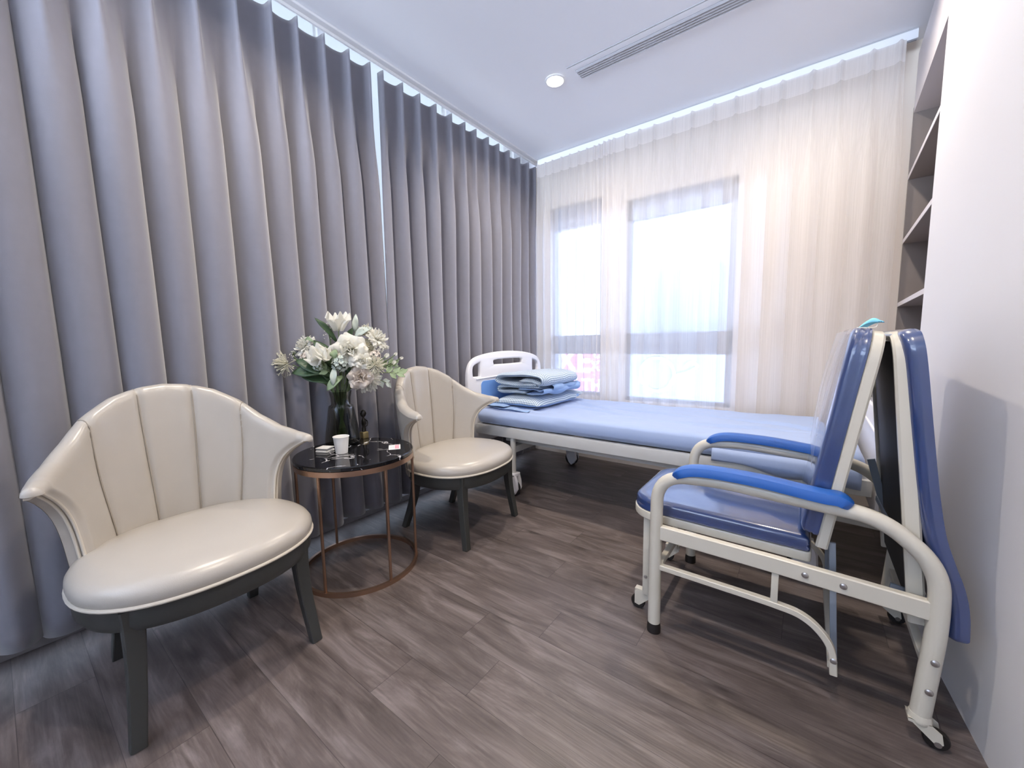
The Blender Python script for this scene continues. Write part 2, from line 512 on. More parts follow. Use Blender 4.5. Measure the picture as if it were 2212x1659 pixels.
def text(name, body, size, place, m, parent=None, bold=0.0):
    cu = bpy.data.curves.new(name, 'FONT'); cu.body = body; cu.size = size; cu.offset = bold; cu.extrude = 0.002
    cu.align_x = 'CENTER'; cu.align_y = 'CENTER'
    t = bpy.data.objects.new(name + '_tmp', cu); COL.objects.link(t)
    dg = bpy.context.evaluated_depsgraph_get()
    me = bpy.data.meshes.new_from_object(t.evaluated_get(dg))
    bpy.data.objects.remove(t); bpy.data.curves.remove(cu)
    bm = bmesh.new(); bm.from_mesh(me); bpy.data.meshes.remove(me)
    for v in bm.verts: v.co = Vector(place(*v.co))
    return obj(name, bm, m, parent, smooth=False)


def rrect(x0, x1, y0, y1, r, n=5):
    out = []
    for cx, cy, a0 in ((x1 - r, y0 + r, -PI/2), (x1 - r, y1 - r, 0), (x0 + r, y1 - r, PI/2), (x0 + r, y0 + r, PI)):
        for i in range(n + 1):
            a = a0 + PI/2 * i / n
            out.append((cx + r * math.cos(a), cy + r * math.sin(a)))
    return out


def sm(a, b, x):
    t = max(0.0, min(1.0, (x - a) / (b - a)))
    return t * t * (3 - 2 * t)


def lerp(a, b, t): return a + (b - a) * t


# ================================================================= THE ROOM
CZ = 2.67           # ceiling
XL = -2.15          # left wall
YB = 3.22           # back wall
YF = -2.6           # wall behind the camera


def wall_x(y):      # right wall surface
    return 0.379 + (1.71 - y) * 0.075 if y > 0.9 else 0.379 + 0.81 * 0.075


bm = bmesh.new(); box(bm, XL - 0.3, 1.6, YF - 0.2, YB + 0.3, -0.12, 0.0)
struct('floor', bm, M['floor'], smooth=False)
# ceiling cut short: an added slot lets bright glass show above the drapes
bm = bmesh.new(); box(bm, -2.085, 1.6, YF - 0.2, YB + 0.3, CZ, CZ + 0.22)
struct('ceiling', bm, M['ceil'], smooth=False)
# wall behind the viewer plus an added, unseen window that brightens the ceiling
bm = bmesh.new()
box(bm, XL - 0.3, -2.05, YF - 0.2, YF, 0, CZ); box(bm, 0.15, 1.6, YF - 0.2, YF, 0, CZ)
box(bm, -2.05, 0.15, YF - 0.2, YF, 2.46, CZ); box(bm, -2.05, 0.15, YF - 0.2, YF, 0, 1.45)
struct('wall_front', bm, M['paint'], smooth=False)
bm = bmesh.new()
for x in (-2.03, -0.95, 0.13): box(bm, x - 0.03, x + 0.03, YF - 0.13, YF - 0.07, 1.45, 2.46)
box(bm, -2.05, 0.15, YF - 0.13, YF - 0.07, 1.45, 1.50); box(bm, -2.05, 0.15, YF - 0.13, YF - 0.07, 2.41, 2.46)
w4 = struct('window_4', bm, M['alu'], smooth=False)
bm = bmesh.new(); box(bm, -2.03, 0.13, YF - 0.105, YF - 0.10, 1.47, 2.44)
obj('pane', bm, M['glass'], w4, smooth=False)

# left wall: low sill, lintel and piers round one long strip window
bm = bmesh.new()
box(bm, XL - 0.2, XL, YF, YB, 0.0, 0.045)
box(bm, XL - 0.2, -1.95, YF, YB, 2.88, 2.98)
box(bm, XL - 0.2, XL, YF, -0.9, 0.03, 2.88)
box(bm, XL - 0.2, XL, 3.05, YB + 0.2, 0.03, 2.88)
struct('wall_left', bm, M['paint'], smooth=False)
bm = bmesh.new()
for y in (-0.88, 0.2, 1.25, 2.2, 3.03):
    box(bm, XL - 0.10, XL - 0.05, y - 0.02, y + 0.02, 0.03, 2.88)
box(bm, XL - 0.10, XL - 0.05, -0.9, 3.05, 0.03, 0.06); box(bm, XL - 0.10, XL - 0.05, -0.9, 3.05, 2.85, 2.88)
w2 = struct('window_3', bm, M['white'], smooth=False)
bm = bmesh.new(); box(bm, XL - 0.08, XL - 0.07, -0.88, 3.04, 0.05, 2.86)
obj('pane', bm, M['tinted'], w2, smooth=False)
bm = bmesh.new(); box(bm, XL, XL + 0.012, YF, YB, 0.0, 0.035)
struct('baseboard_left', bm, M['grey_base'], smooth=False)

# back wall with two window openings
wins = [(-1.955, -1.445, 0.57, 2.27), (-1.235, -0.435, 0.55, 2.19)]
bm = bmesh.new()
xs = [XL - 0.2, wins[0][0], wins[0][1], wins[1][0], wins[1][1], 1.6]
T = YB + 0.22
box(bm, xs[0], xs[1], YB, T, 0, CZ); box(bm, xs[2], xs[3], YB, T, 0, CZ); box(bm, xs[4], xs[5], YB, T, 0, CZ)
for (x0, x1, z0, z1) in wins:
    box(bm, x0, x1, YB, T, 0, z0); box(bm, x0, x1, YB, T, z1, CZ)
struct('wall_back', bm, M['cream_wall'], smooth=False)


def window(n, x0, x1, z0, z1, ztr0, ztr1, head, side):
    bm = bmesh.new(); y0, y1 = YB + 0.05, YB + 0.11
    box(bm, x0, x0 + side, y0, y1, z0, z1); box(bm, x1 - side * 1.6, x1, y0, y1, z0, z1)
    box(bm, x0, x1, y0, y1, z1 - head, z1); box(bm, x0, x1, y0, y1, z0, z0 + 0.03)
    box(bm, x0, x1, y0, y1, ztr0, ztr1)
    f = struct('window_%d' % n, bm, M['alu'], smooth=False)
    bm = bmesh.new(); box(bm, x0 + 0.01, x1 - 0.01, y0 + 0.025, y0 + 0.031, ztr1 - 0.005, z1 - head + 0.005)
    obj('pane', bm, M['tinted_blue'], f, smooth=False)
    bm = bmesh.new(); box(bm, x0 + 0.01, x1 - 0.01, y0 + 0.025, y0 + 0.031, z0 + 0.025, ztr0 + 0.005)
    obj('pane', bm, M['tinted_blue'], f, smooth=False)


window(1, *wins[0], 0.945, 1.115, 0.19, 0.02)
window(2, *wins[1], 0.945, 1.118, 0.155, 0.03)

# right wall: the white pier beside the folding chair, slightly out of square
bm = bmesh.new()
yw = [YF, 0.9, 2.17]
pts = [(wall_x(yw[0]), yw[0]), (wall_x(yw[1]), yw[1]), (wall_x(yw[2]), yw[2]), (1.6, yw[2]), (1.6, yw[0])]
lo = [bm.verts.new((x, y, 0)) for x, y in pts]; hi = [bm.verts.new((x, y, CZ)) for x, y in pts]
for i in range(5):
    j = (i + 1) % 5; bm.faces.new((lo[i], lo[j], hi[j], hi[i]))
bm.faces.new(lo); bm.faces.new(hi)
struct('wall_right', bm, M['paint'], smooth=False)
bm = bmesh.new(); box(bm, 0.72, 1.6, 2.17, YB, 0, CZ)
struct('wall_right_niche', bm, M['cream_wall'], smooth=False)

# built-in bookcase standing in the niche between pier and back wall
bk = thing('bookcase', 'built-in taupe bookcase with open shelves recessed between white pier and curtain', 'bookcase', (0.55, 2.7, 0))
bx = lambda y: 0.372 + (y - 2.42) * 0.040


def shelf_board(name, z, th=0.022, m=M['shelf_edge'], tilt=0.0, x1=0.70):
    b = bmesh.new()
    ps = [(bx(2.18), 2.18), (x1, 2.18), (x1, 3.16), (bx(3.16), 3.16)]
    l = [b.verts.new((x, y, z)) for x, y in ps]; h = [b.verts.new((x, y, z + th)) for x, y in ps]
    for i in range(4): b.faces.new((l[i], l[(i+1) % 4], h[(i+1) % 4], h[i]))
    b.faces.new(l); b.faces.new(h)
    return obj(name, b, m, bk, smooth=False)


for z in (0.10, 0.52, 0.88, 1.225, 1.575, 1.92):
    sb = shelf_board('shelf', z, m=M['shelf'])
    bm = bmesh.new(); ps = [(bx(2.18) - 0.002, 2.18), (bx(2.18), 2.18), (bx(3.16), 3.16), (bx(3.16) - 0.002, 3.16)]
    l = [bm.verts.new((x, y, z)) for x, y in ps]; h = [bm.verts.new((x, y, z + 0.022)) for x, y in ps]
    for i in range(4): bm.faces.new((l[i], l[(i+1) % 4], h[(i+1) % 4], h[i]))
    bm.faces.new(l); bm.faces.new(h); obj('edge_strip', bm, M['shelf_edge'], sb, smooth=False)
shelf_board('fascia', 2.27, 0.30, m=M['shelf_edge'])
bm = bmesh.new(); box(bm, bx(3.16), 0.70, 3.16, 3.18, 0, 2.30); obj('side_panel', bm, M['shelf'], bk, smooth=False)
bm = bmesh.new(); box(bm, bx(2.18), 0.70, 2.175, 2.195, 0, 2.30); obj('side_panel', bm, M['shelf'], bk, smooth=False)
bm = bmesh.new(); box(bm, 0.70, 0.715, 2.18, 3.18, 0, 2.30); obj('back_panel', bm, M['shelf'], bk, smooth=False)

# ---------------------------------------------------------------- ceiling fittings
def downlight(x, y, label):
    t = thing('downlight', label, 'ceiling light', (x, y, CZ), 'recessed ceiling downlights')
    b = bmesh.new(); lathe(b, [(0.050, -0.001), (0.062, -0.001), (0.062, -0.006), (0.052, -0.010), (0.048, -0.004)], (x, y, CZ), 36, False, False)
    obj('trim_ring', b, M['white'], t)
    b = bmesh.new(); lathe(b, [(0.002, -0.004), (0.049, -0.004), (0.049, -0.001)], (x, y, CZ), 36, True, False)
    obj('lens', b, M['lamp'], t)
    l = bpy.data.lights.new('bulb', 'AREA'); l.shape = 'DISK'; l.size = 0.09; l.energy = LAMP_W; l.color = LAMP_COL; l.spread = 2.6
    o = bpy.data.objects.new('bulb', l); o.location = (0, 0, -0.014); link(o, t)


downlight(-1.334, 2.268, 'glowing round recessed downlight at the end of the ceiling air vent')
downlight(-0.10, 2.30, 'round recessed downlight above the far side of the folding chair')
downlight(-1.30, 0.62, 'round recessed downlight above the round marble side table')
downlight(-0.12, 0.62, 'round recessed downlight near the ceiling centre, before the white pier')

v = thing('ceiling_vent', 'long linear air conditioning vent with grey louvres in the white ceiling', 'vent', (-0.35, 2.29, CZ))
bm = bmesh.new(); box(bm, -1.225, 0.30, 2.222, 2.352, CZ - 0.004, CZ - 0.0005); obj('frame', bm, M['ceil'], v, smooth=False)
bm = bmesh.new(); box(bm, -1.225, 0.30, 2.213, 2.219, CZ - 0.004, CZ - 0.0005); obj('edge_trim', bm, M['vent'], v, smooth=False)
bm = bmesh.new(); box(bm, -1.19, 0.28, 2.262, 2.346, CZ - 0.006, CZ - 0.0042); obj('slot_back', bm, M['vent_dark'], v, smooth=False)
for k in range(5):
    bm = bmesh.new(); y = 2.267 + k * 0.0185
    obox(bm, (-0.455, y, CZ - 0.010), (1, 0, 0), (0, 1, -0.6), (0, 0.6, 1), 1.47, 0.012, 0.002)
    obj('louvre', bm, M['vent'], v, smooth=False)

# curtain tracks
t = thing('curtain_track', 'white curtain track under the ceiling above the grey drapes', 'curtain track', (-2.04, 1.1, CZ))
bm = bmesh.new(); box(bm, -2.070, -2.005, -1.0, 3.12, CZ - 0.014, CZ - 0.0005, 0.003); obj('rail', bm, M['white'], t)
bm = bmesh.new(); box(bm, -2.046, -2.036, -1.0, 3.10, CZ - 0.030, CZ - 0.014, 0.002); obj('runner_rail', bm, M['white'], t)
t = thing('curtain_track', 'white curtain track under the ceiling above the white sheer curtains', 'curtain track', (-0.8, 3.09, CZ))
bm = bmesh.new(); box(bm, -2.0, 0.385, 3.088, 3.100, CZ - 0.052, CZ - 0.007); obj('rail', bm, M['ceil'], t, smooth=False)
bm = bmesh.new(); box(bm, -2.0, 0.385, 3.090, 3.100, CZ - 0.007, CZ - 0.0005); obj('shadow_strip', bm, M['vent'], t, smooth=False)  # solid grey strip stands in for the shadow line above the rail
bm = bmesh.new(); box(bm, -2.0, 0.380, 3.089, 3.099, CZ - 0.060, CZ - 0.052); obj('runner_slot', bm, M['vent_dark'], t, smooth=False)




# ---------------------------------------------------------------- drapes along the left wall
def drape(name, pleats, y0, y1, label, seed, zt=2.590, lean=0.0, amp=0.052):
    r = random.Random(seed)
    n = len(pleats)
    A = [amp * r.uniform(0.75, 1.2) for _ in range(n)]
    sh = [r.uniform(-0.012, 0.012) for _ in range(n)]
    ex = [r.uniform(0.75, 1.5) for _ in range(n)]
    pl = list(pleats)
    ext = [2 * pl[0] - pl[1]] + pl + [2 * pl[-1] - pl[-2]]
    cols = []   # (segment k, t)
    for k in range(len(ext) - 1):
        for j in range(22): cols.append((k, j / 22))
    cols.append((len(ext) - 2, 1.0))
    g = lambda arr, k: arr[max(0, min(n - 1, k - 1))]
    NZ = 46
    P = []
    for (k, t_) in cols:
        ya, yb = ext[k], ext[k + 1]
        yy = lerp(ya, yb, t_)
        if yy < y0 - 1e-6 or yy > y1 + 1e-6: continue
        w = yb - ya
        col = []
        for q in range(NZ + 1):
            f = q / NZ; f = f ** 1.25
            ph = sm(0, 1, t_)
            a = lerp(g(A, k), g(A, k + 1), ph); e = lerp(g(ex, k), g(ex, k + 1), ph)
            s = lerp(g(sh, k), g(sh, k + 1), ph)
            d = min(t_, 1 - t_) * w
            top = 0.042 * math.exp(-(d / 0.0085) ** 2) + 0.006 * math.exp(-(d / 0.022) ** 2) - 0.012 * math.sin(PI * t_)
            c = 0.5 + 0.5 * math.cos(2 * PI * t_)
            low = a * (1.5 * c ** e - 0.75)
            k1 = sm(0.025, 0.28, f)
            dx = lerp(top, low, k1)
            dy = k1 * (0.0235 * math.sin(2 * PI * t_) * (w / 0.135) + s * f * 2 + lean * f)
            nn = noise.noise(Vector((yy * 2.3 + seed, f * 2.2, seed))) * 0.020 * k1
            zb = 0.078 + 0.010 * math.sin(yy * 9 + seed)
            z = lerp(zt, zb, f)
            if q == 0: z = zt + 0.012 * math.exp(-(d / 0.01) ** 2)
            col.append((-2.045 + dx + nn, yy + dy, z))
        P.append(col)
    b = bmesh.new(); grid(b, P)
    o = obj(name, b, M['drape'], smooth=True, angle=180, solid=0.002, recalc=False)
    return tag(o, label, 'curtain', 'grey pinch-pleated drapes')


pA = [-0.72 + 0.137 * k for k in range(16)]
pA = [-0.62, -0.48, -0.34, -0.20, -0.06, 0.075, 0.205, 0.340, 0.482, 0.626, 0.768, 0.909, 1.022, 1.152, 1.285, 1.409]
pB = [1.492, 1.627, 1.757, 1.891, 2.030, 2.160, 2.276, 2.415, 2.541, 2.674, 2.822, 2.95, 3.06]
drape('drape', pA, -0.66, 1.425, 'wide grey pleated drape behind the nearer tub chair, left of the gap', 3, lean=0.03, amp=0.068)
drape('drape', pB, 1.478, 3.075, 'grey pleated drape hanging behind the bed head up to the room corner', 5, lean=-0.015, amp=0.052)


# ---------------------------------------------------------------- sheers along the back wall
def sheer(name, pleats, x0, x1, label, seed, yp=3.075, zt=2.606, amp=0.042):
    r = random.Random(seed); n = len(pleats)
    A = [amp * r.uniform(0.5, 1.3) for _ in range(n)]
    ext = [2 * pleats[0] - pleats[1]] + list(pleats) + [2 * pleats[-1] - pleats[-2]]
    g = lambda arr, k: arr[max(0, min(n - 1, k - 1))]
    def surf(yoff, zlo, zhi, NZ, full):
        P = []
        for k in range(len(ext) - 1):
            for j in range(19 if k == len(ext) - 2 else 18):
                t_ = j / 18; w = ext[k + 1] - ext[k]; xx = ext[k] + w * t_
                if xx < x0 - 1e-6 or xx > x1 + 1e-6: continue
                col = []
                for q in range(NZ + 1):
                    z = lerp(zhi, zlo, q / NZ); f = (zt - z) / 2.5
                    d = min(t_, 1 - t_) * w
                    top = 0.026 * math.exp(-(d / 0.010) ** 2)
                    a = lerp(g(A, k), g(A, k + 1), sm(0, 1, t_))
                    c = 0.5 + 0.5 * math.cos(2 * PI * t_)
                    low = a * (1.4 * c ** 1.3 - 0.4)
                    k1 = sm(0.03, 0.30, f)
                    dx = k1 * 0.018 * math.sin(2 * PI * t_) * w / 0.13
                    nn = noise.noise(Vector((xx * 3.1 + seed, f * 2.0, 4))) * 0.022 * k1
                    col.append((xx + dx, yp - lerp(top, low, k1) - nn + yoff, z))
                P.append(col)
        b = bmesh.new(); grid(b, P); return b
    t = obj(name, surf(0, 0.14, zt, 30, True), M['sheer'], angle=180, recalc=False)
    tag(t, label, 'curtain', 'white sheer curtains')
    obj('heading_band', surf(-0.003, zt - 0.105, zt + 0.002, 3, False), M['sheer_hem'], t, angle=180, recalc=False)
    return t


sheer('sheer_curtain', [-1.976, -1.90, -1.83, -1.743, -1.66, -1.58, -1.507, -1.44, -1.40, -1.36, -1.345], -2.0, -1.345,
      'narrow bunched white sheer curtain over the smaller window beside the drapes', 2)
sheer('sheer_curtain', [-1.352, -1.31, -1.271, -1.172, -1.073, -0.964, -0.832, -0.71, -0.574, -0.447, -0.316, -0.2, -0.052, 0.075, 0.208, 0.315], -1.353, 0.34,
      'wide white sheer curtain over the larger window, reaching the bookcase', 9, yp=3.058)

# ================================================================= OUTSIDE
fa = thing('building', 'pale building across the street seen through the sheer curtain', 'building', (-0.9, 12.0, -4))
bm = bmesh.new(); box(bm, -4.6, 3.0, 12.0, 16.0, -4, 5.6); obj('wall', bm, M['facade'], fa, smooth=False)
bm = bmesh.new(); box(bm, -4.8, 3.2, 11.8, 16.2, 5.6, 5.9); obj('cornice', bm, M['facade_dark'], fa, smooth=False)
for (x, z) in ((-3.2, 2.2), (-1.6, 2.2), (0.0, 2.2)):
    bm = bmesh.new(); box(bm, x - 0.55, x + 0.55, 11.93, 12.0, z - 0.9, z + 0.9)
    for k in range(14): box(bm, x - 0.5, x + 0.5, 11.90, 11.93, z - 0.85 + k * 0.125, z - 0.78 + k * 0.125)
    obj('shutter', bm, M['facade_dark'], fa, smooth=False)
# red shop sign
sg = thing('shop_sign', 'red shop sign with white lettering outside the smaller window', 'sign', (-4.7, 9.0, 0.3))
bm = bmesh.new(); box(bm, -6.3, -3.6, 9.0, 9.12, -0.45, 0.92); obj('board', bm, M['sign_red'], sg, smooth=False)
text('lettering', 'XE', 0.80, lambda x, y, z: (-4.78 + x, 8.99 - z, 0.56 + y), M['sign_white'], sg, 0.02)
text('lettering', 'U', 0.30, lambda x, y, z: (-4.12 + x, 8.99 - z, 0.76 + y), M['sign_white'], sg, 0.01)
text('lettering', 'XE', 0.34, lambda x, y, z: (-4.10 + x, 8.99 - z, 0.46 + y), M['sign_white'], sg, 0.01)
text('lettering', '\u1ed4I TH\u00c1', 0.40, lambda x, y, z: (-4.40 + x, 8.99 - z, -0.02 + y), M['sign_white'], sg, 0.015)
# white ring emblem board
em = thing('shop_emblem_board', 'pale board with a white ring emblem outside the larger window', 'sign', (-2.2, 9.0, 0.3))
bm = bmesh.new(); box(bm, -3.25, -1.1, 9.0, 9.1, -0.45, 0.95); obj('board', bm, M['facade'], em, smooth=False)
bm = bmesh.new()
tube(bm, [(-2.68 + 0.37 * math.cos(a), 8.97, 0.31 + 0.37 * math.sin(a)) for a in [2 * PI * i / 40 for i in range(40)]], 0.035, 8, closed=True, up=(0, 1, 0))
obj('ring', bm, M['sign_white'], em)
bm = bmesh.new()
tube(bm, catmull([(-2.45, 8.97, -0.02), (-2.30, 8.97, 0.28), (-2.08, 8.97, 0.36), (-1.85, 8.97, 0.50), (-1.98, 8.97, 0.60), (-2.1, 8.97, 0.48)], 6), 0.03, 8, up=(0, 1, 0))
obj('swirl', bm, M['sign_white'], em)

bm = bmesh.new(); box(bm, -30, 30, 3.7, 40, -4.2, -4.0); box(bm, -30, -2.9, -30, 3.7, -4.2, -4.0)
struct('ground', bm, M['street'], smooth=False)  # unseen street, put in to block the added glow from below

# ================================================================= TUB CHAIR
def tub_chair(loc, label):
    t = thing('tub_chair', label, 'chair', loc, 'cream tub chairs')
    Fm = 100.0

    def ztop(s):        # s in -1..1
        a = abs(s) * 100
        tab = [(0, .914), (15, .906), (30, .880), (45, .834), (60, .768), (75, .722), (90, .702), (100, .698)]
        for (a0, z0), (a1, z1) in zip(tab, tab[1:]):
            if a <= a1:
                q = (a - a0) / (a1 - a0); return lerp(z0, z1, q)
        return .698

    def seam_phi(v): return [lerp(12, 15, v), lerp(37, 44, v)]

    def pos(s, v, off):
        """s around, v up the back (0 seat .. 1 top), off outward offset"""
        fm = 63 + 30 * v ** 5.5
        sa = math.radians(s * fm)
        wing = sm(0.55, 1.0, abs(s))
        a = lerp(0.300, 0.352, v ** 1.2) ; bb = lerp(0.282, 0.318, v ** 1.3)
        flare = wing * 0.010 * v ** 6
        x = -(a + off) * math.cos(sa); y = (bb + off + flare) * math.sin(sa)
        # forward reach of the arm tip
        x += 0.010 * wing * v ** 6
        z = lerp(0.345, ztop(s), v)
        return Vector((x, y, z))
    NS = 168
    Ss = [-1 + 2 * i / NS for i in range(NS + 1)]
    TH = 0.042

    def bulge(s, v):
        fm = 63 + 30 * v ** 5.5; ph = abs(s) * fm; a1, a2 = seam_phi(v)
        bounds = [(-a1, a1), (a1, a2), (a2, fm + 8)]
        for lo_, hi_ in bounds:
            if lo_ <= ph <= hi_:
                m_ = (ph - lo_) / (hi_ - lo_)
                return (1 - abs(2 * m_ - 1) ** 8) * sm(1.0, 0.94, abs(s))
        return 0
    NV = 26
    P = []
    for s in Ss:
        row = []
        for i in range(NV + 1):
            v = i / NV
            b_ = 0.013 * bulge(s, v) * sm(0, 0.1, v)
            row.append(pos(s, v * 0.965, -b_))
        # rounded top roll
        top = pos(s, 1.0, 0)
        for i in range(1, 9):
            a = PI * i / 8
            b_ = 0.010 * bulge(s, 1) * math.cos(a / 2)
            p = pos(s, 0.965, TH / 2 - math.cos(a) * TH / 2 - b_)
            p.z += math.sin(a) * TH * 0.55 + b_ * 0.7
            row.append(p)
        P.append(row)
    b = bmesh.new(); V = grid(b, P)
    obj('backrest', b, M['leather'], t, local=True, angle=180)
    # outside back panel
    Q = []
    for s in Ss: Q.append([pos(s, v, TH + 0.001) for v in [0.965 * (1 - i / 14) for i in range(15)]])
    b = bmesh.new(); grid(b, Q)
    # close the two front edges of the shell
    for s in (-1, 1):
        E = [[pos(s, 0.965 * i / 14, 0), pos(s, 0.965 * i / 14, TH)] for i in range(15)]
        grid(b, E)
        cap = [pos(s, 0.965, TH / 2 - math.cos(a) * TH / 2) + Vector((0, 0, math.sin(a) * TH * 0.55)) for a in [PI * i / 8 for i in range(9)]]
    obj('outside_back', b, M['leather_out'], t, local=True, angle=60)
    # padded round tips of the two arms
    for s in (-1, 1):
        b = bmesh.new(); fw = (pos(s, .965, TH / 2) - pos(s * .97, .965, TH / 2)).normalized()
        arc = [pos(s, 0.965, TH / 2 - math.cos(a) * TH / 2) + Vector((0, 0, math.sin(a) * TH * 0.55)) for a in [PI * i / 10 for i in range(11)]]
        mid_ = pos(s, 0.965, TH / 2)
        D_ = [[mid_ + (p - mid_) * math.cos(PI / 2 * k / 6) + fw * 0.016 * math.sin(PI / 2 * k / 6) for p in arc] for k in range(7)]
        grid(b, D_)
        b.faces.new([b.verts.new(r_[0]) for r_ in D_] + [b.verts.new(r_[-1]) for r_ in D_[:-1][::-1]])
        bmesh.ops.remove_doubles(b, verts=b.verts, dist=1e-5)
        obj('arm_tip', b, M['leather'], t, local=True, angle=60)
    # welting along the front edge of each arm
    for s in (-1, 1):
        for off in (0.004, 0.016):
            b = bmesh.new()
            path = [pos(s, 0.06 + 0.905 * i / 24, off) + Vector((0.003, 0, 0)) for i in range(25)]
            tip = pos(s, 0.965, TH + 0.002 if off < 0.01 else TH)
            path += [pos(s, 0.965, lerp(off, TH, k)) + Vector((0.003, 0, 0.002 * (1 if off < .01 else -3))) for k in (0.4, 0.8)]
            tube(b, path, 0.0042, 8)
            obj('welting', b, M['welt'], t, local=True)
    # stitched seams between the back channels
    for q in range(2):
        for sg_ in (-1, 1):
            b = bmesh.new(); path = []
            for i in range(2, 31):
                v = i / 30; fm = 63 + 30 * v ** 5.5
                path.append(pos(sg_ * seam_phi(v)[q] / fm, v * 0.965, -0.0046))
            for i in range(1, 6):
                a = PI * i / 8; p = pos(sg_ * seam_phi(1)[q] / 93, 0.965, TH / 2 - math.cos(a) * TH / 2); p.z += math.sin(a) * TH * 0.55 + 0.001
                path.append(p)
            tube(b, path, 0.0020, 6); obj('seam', b, M['seam'], t, local=True)
    def plan(a, k=1.0, dx=0.0):   # rounded seat outline
        c, s_ = math.cos(a), math.sin(a)
        ex = 0.86
        x = 0.268 * math.copysign(abs(c) ** ex, c); y = 0.312 * math.copysign(abs(s_) ** ex, s_)
        return x * k - 0.028 + dx, y * k
    NA = 64
    b = bmesh.new()
    prof = [(0.970, 0.378), (1.000, 0.386), (1.012, 0.400), (1.006, 0.416), (0.975, 0.432), (0.91, 0.444), (0.80, 0.453), (0.6, 0.461), (0.35, 0.465), (0.12, 0.467), (0.01, 0.467)]
    R_ = [[Vector((*plan(2 * PI * i / NA, k), z)) for k, z in prof] for i in range(NA)]
    grid(b, R_, closed_u=True)
    b.faces.new([b.verts.new(r_[-1]) for r_ in R_])
    b.faces.new([b.verts.new(Vector((*plan(2 * PI * i / NA, 0.97), 0.378))) for i in range(NA)])
    bmesh.ops.remove_doubles(b, verts=b.verts, dist=1e-4)
    obj('seat', b, M['leather'], t, local=True, angle=60)
    b = bmesh.new(); tube(b, [Vector((*plan(2 * PI * i / NA, 1.005), 0.383)) for i in range(NA)], 0.0055, 8, closed=True)
    obj('piping', b, M['welt'], t, local=True)
    b = bmesh.new()
    R_ = [[Vector((*plan(2 * PI * i / NA, k), z)) for k, z in ((0.90, 0.312), (0.955, 0.312), (0.985, 0.33), (0.985, 0.378), (0.9, 0.379))] for i in range(NA)]
    grid(b, R_, closed_u=True)
    obj('apron', b, M['darkwood'], t, local=True, angle=40)
    for (tx, ty, fx, fy) in ((0.150, 0.215, 0.185, 0.236), (0.150, -0.215, 0.185, -0.236), (-0.205, 0.19, -0.292, 0.205), (-0.205, -0.19, -0.292, -0.205)):
        b = bmesh.new()
        pts = [Vector((tx, ty, 0.375)), Vector((tx, ty, 0.30)), Vector((lerp(tx, fx, .25), lerp(ty, fy, .25), 0.18)), Vector((fx, fy, 0.0))]
        sweep(b, catmull(pts, 5), rect(0.052, 0.048, 0.004), up=(1, 0, 0), scale=[lerp(1.0, 0.66, min(1, i / 14)) for i in range(16)])
        obj('leg', b, M['darkwood'], t, local=True, angle=30)
    return t


chA = tub_chair((-1.55, 0.382, 0), 'cream leather tub chair in the foreground, left of the round side table')
dup(chA, (-1.553, 1.604, 0), 'cream leather tub chair between the round side table and the bed', 0.085)

# ================================================================= SIDE TABLE
TX, TY, TZ = -1.68, 1.0, 0.56
t = thing('side_table', 'round side table with black marble top and rose gold frame between the tub chairs', 'table', (TX, TY, 0))
bm = bmesh.new(); lathe(bm, [(0.255, 0.541), (0.262, 0.543), (0.263, 0.556), (0.259, 0.560), (0.10, 0.560)], (TX, TY, 0), 72)
obj('marble_top', bm, M['marble'], t, angle=40)
bm = bmesh.new(); lathe(bm, [(0.235, 0.518), (0.262, 0.518), (0.262, 0.5405), (0.235, 0.5405), (0.235, 0.518)], (TX, TY, 0), 72, False, False)
obj('rim', bm, M['copper'], t, angle=40)
bm = bmesh.new(); lathe(bm, [(0.250, 0.0), (0.264, 0.0), (0.264, 0.018), (0.250, 0.018), (0.250, 0.0)], (TX, TY, 0), 72, False, False)
obj('base_ring', bm, M['copper'], t, angle=40)
for a in (-66, -4, 54, 116, 176, 236):
    a = math.radians(a); bm = bmesh.new()
    x, y = TX + 0.256 * math.cos(a), TY + 0.256 * math.sin(a)
    tube(bm, [(x, y, 0.016), (x, y, 0.27), (x, y, 0.52)], 0.0065, 10, up=(1, 0, 0)); obj('rod', bm, M['copper'], t)

# things on the table
c = (-1.702, 0.945, TZ)
t = thing('paper_cup', 'white paper cup on the black marble table top', 'cup', c)
bm = bmesh.new(); lathe(bm, [(0.024, 0.004), (0.0245, 0.0), (0.026, 0.0), (0.0338, 0.076), (0.0330, 0.076), (0.0250, 0.006), (0.002, 0.006)], c, 40, False, True)
obj('wall', bm, M['paper'], t, angle=50)
bm = bmesh.new(); tube(bm, [(c[0] + 0.0345 * math.cos(a), c[1] + 0.0345 * math.sin(a), c[2] + 0.0765) for a in [2 * PI * i / 40 for i in range(40)]], 0.0016, 8, closed=True)
obj('rolled_rim', bm, M['paper'], t)
c = (-1.79, 0.912, TZ)
t = thing('small_tin', 'small square white and grey tin on the marble table left of the cup', 'box', c, rotz=0)
for nm, z0, z1, k, m in (('base', 0, 0.009, 0.036, M['paper']), ('body', 0.009, 0.016, 0.033, M['tin']), ('lid', 0.016, 0.021, 0.036, M['paper'])):
    bm = bmesh.new(); a = 0.45
    obox(bm, (c[0], c[1], c[2] + (z0 + z1) / 2), (math.cos(a), math.sin(a), 0), (-math.sin(a), math.cos(a), 0), (0, 0, 1), k * 1.7, k * 1.5, z1 - z0, 0.002)
    obj(nm, bm, m, t)
c = Vector((-1.575, 1.142, TZ + 0.001))
t = thing('card', 'small white card with pink print lying on the marble table near the second chair', 'card', tuple(c))
ax = Vector((-0.80, 0.60, 0)); ay = Vector((0.60, 0.80, 0)); up = Vector((0, 0, 1))
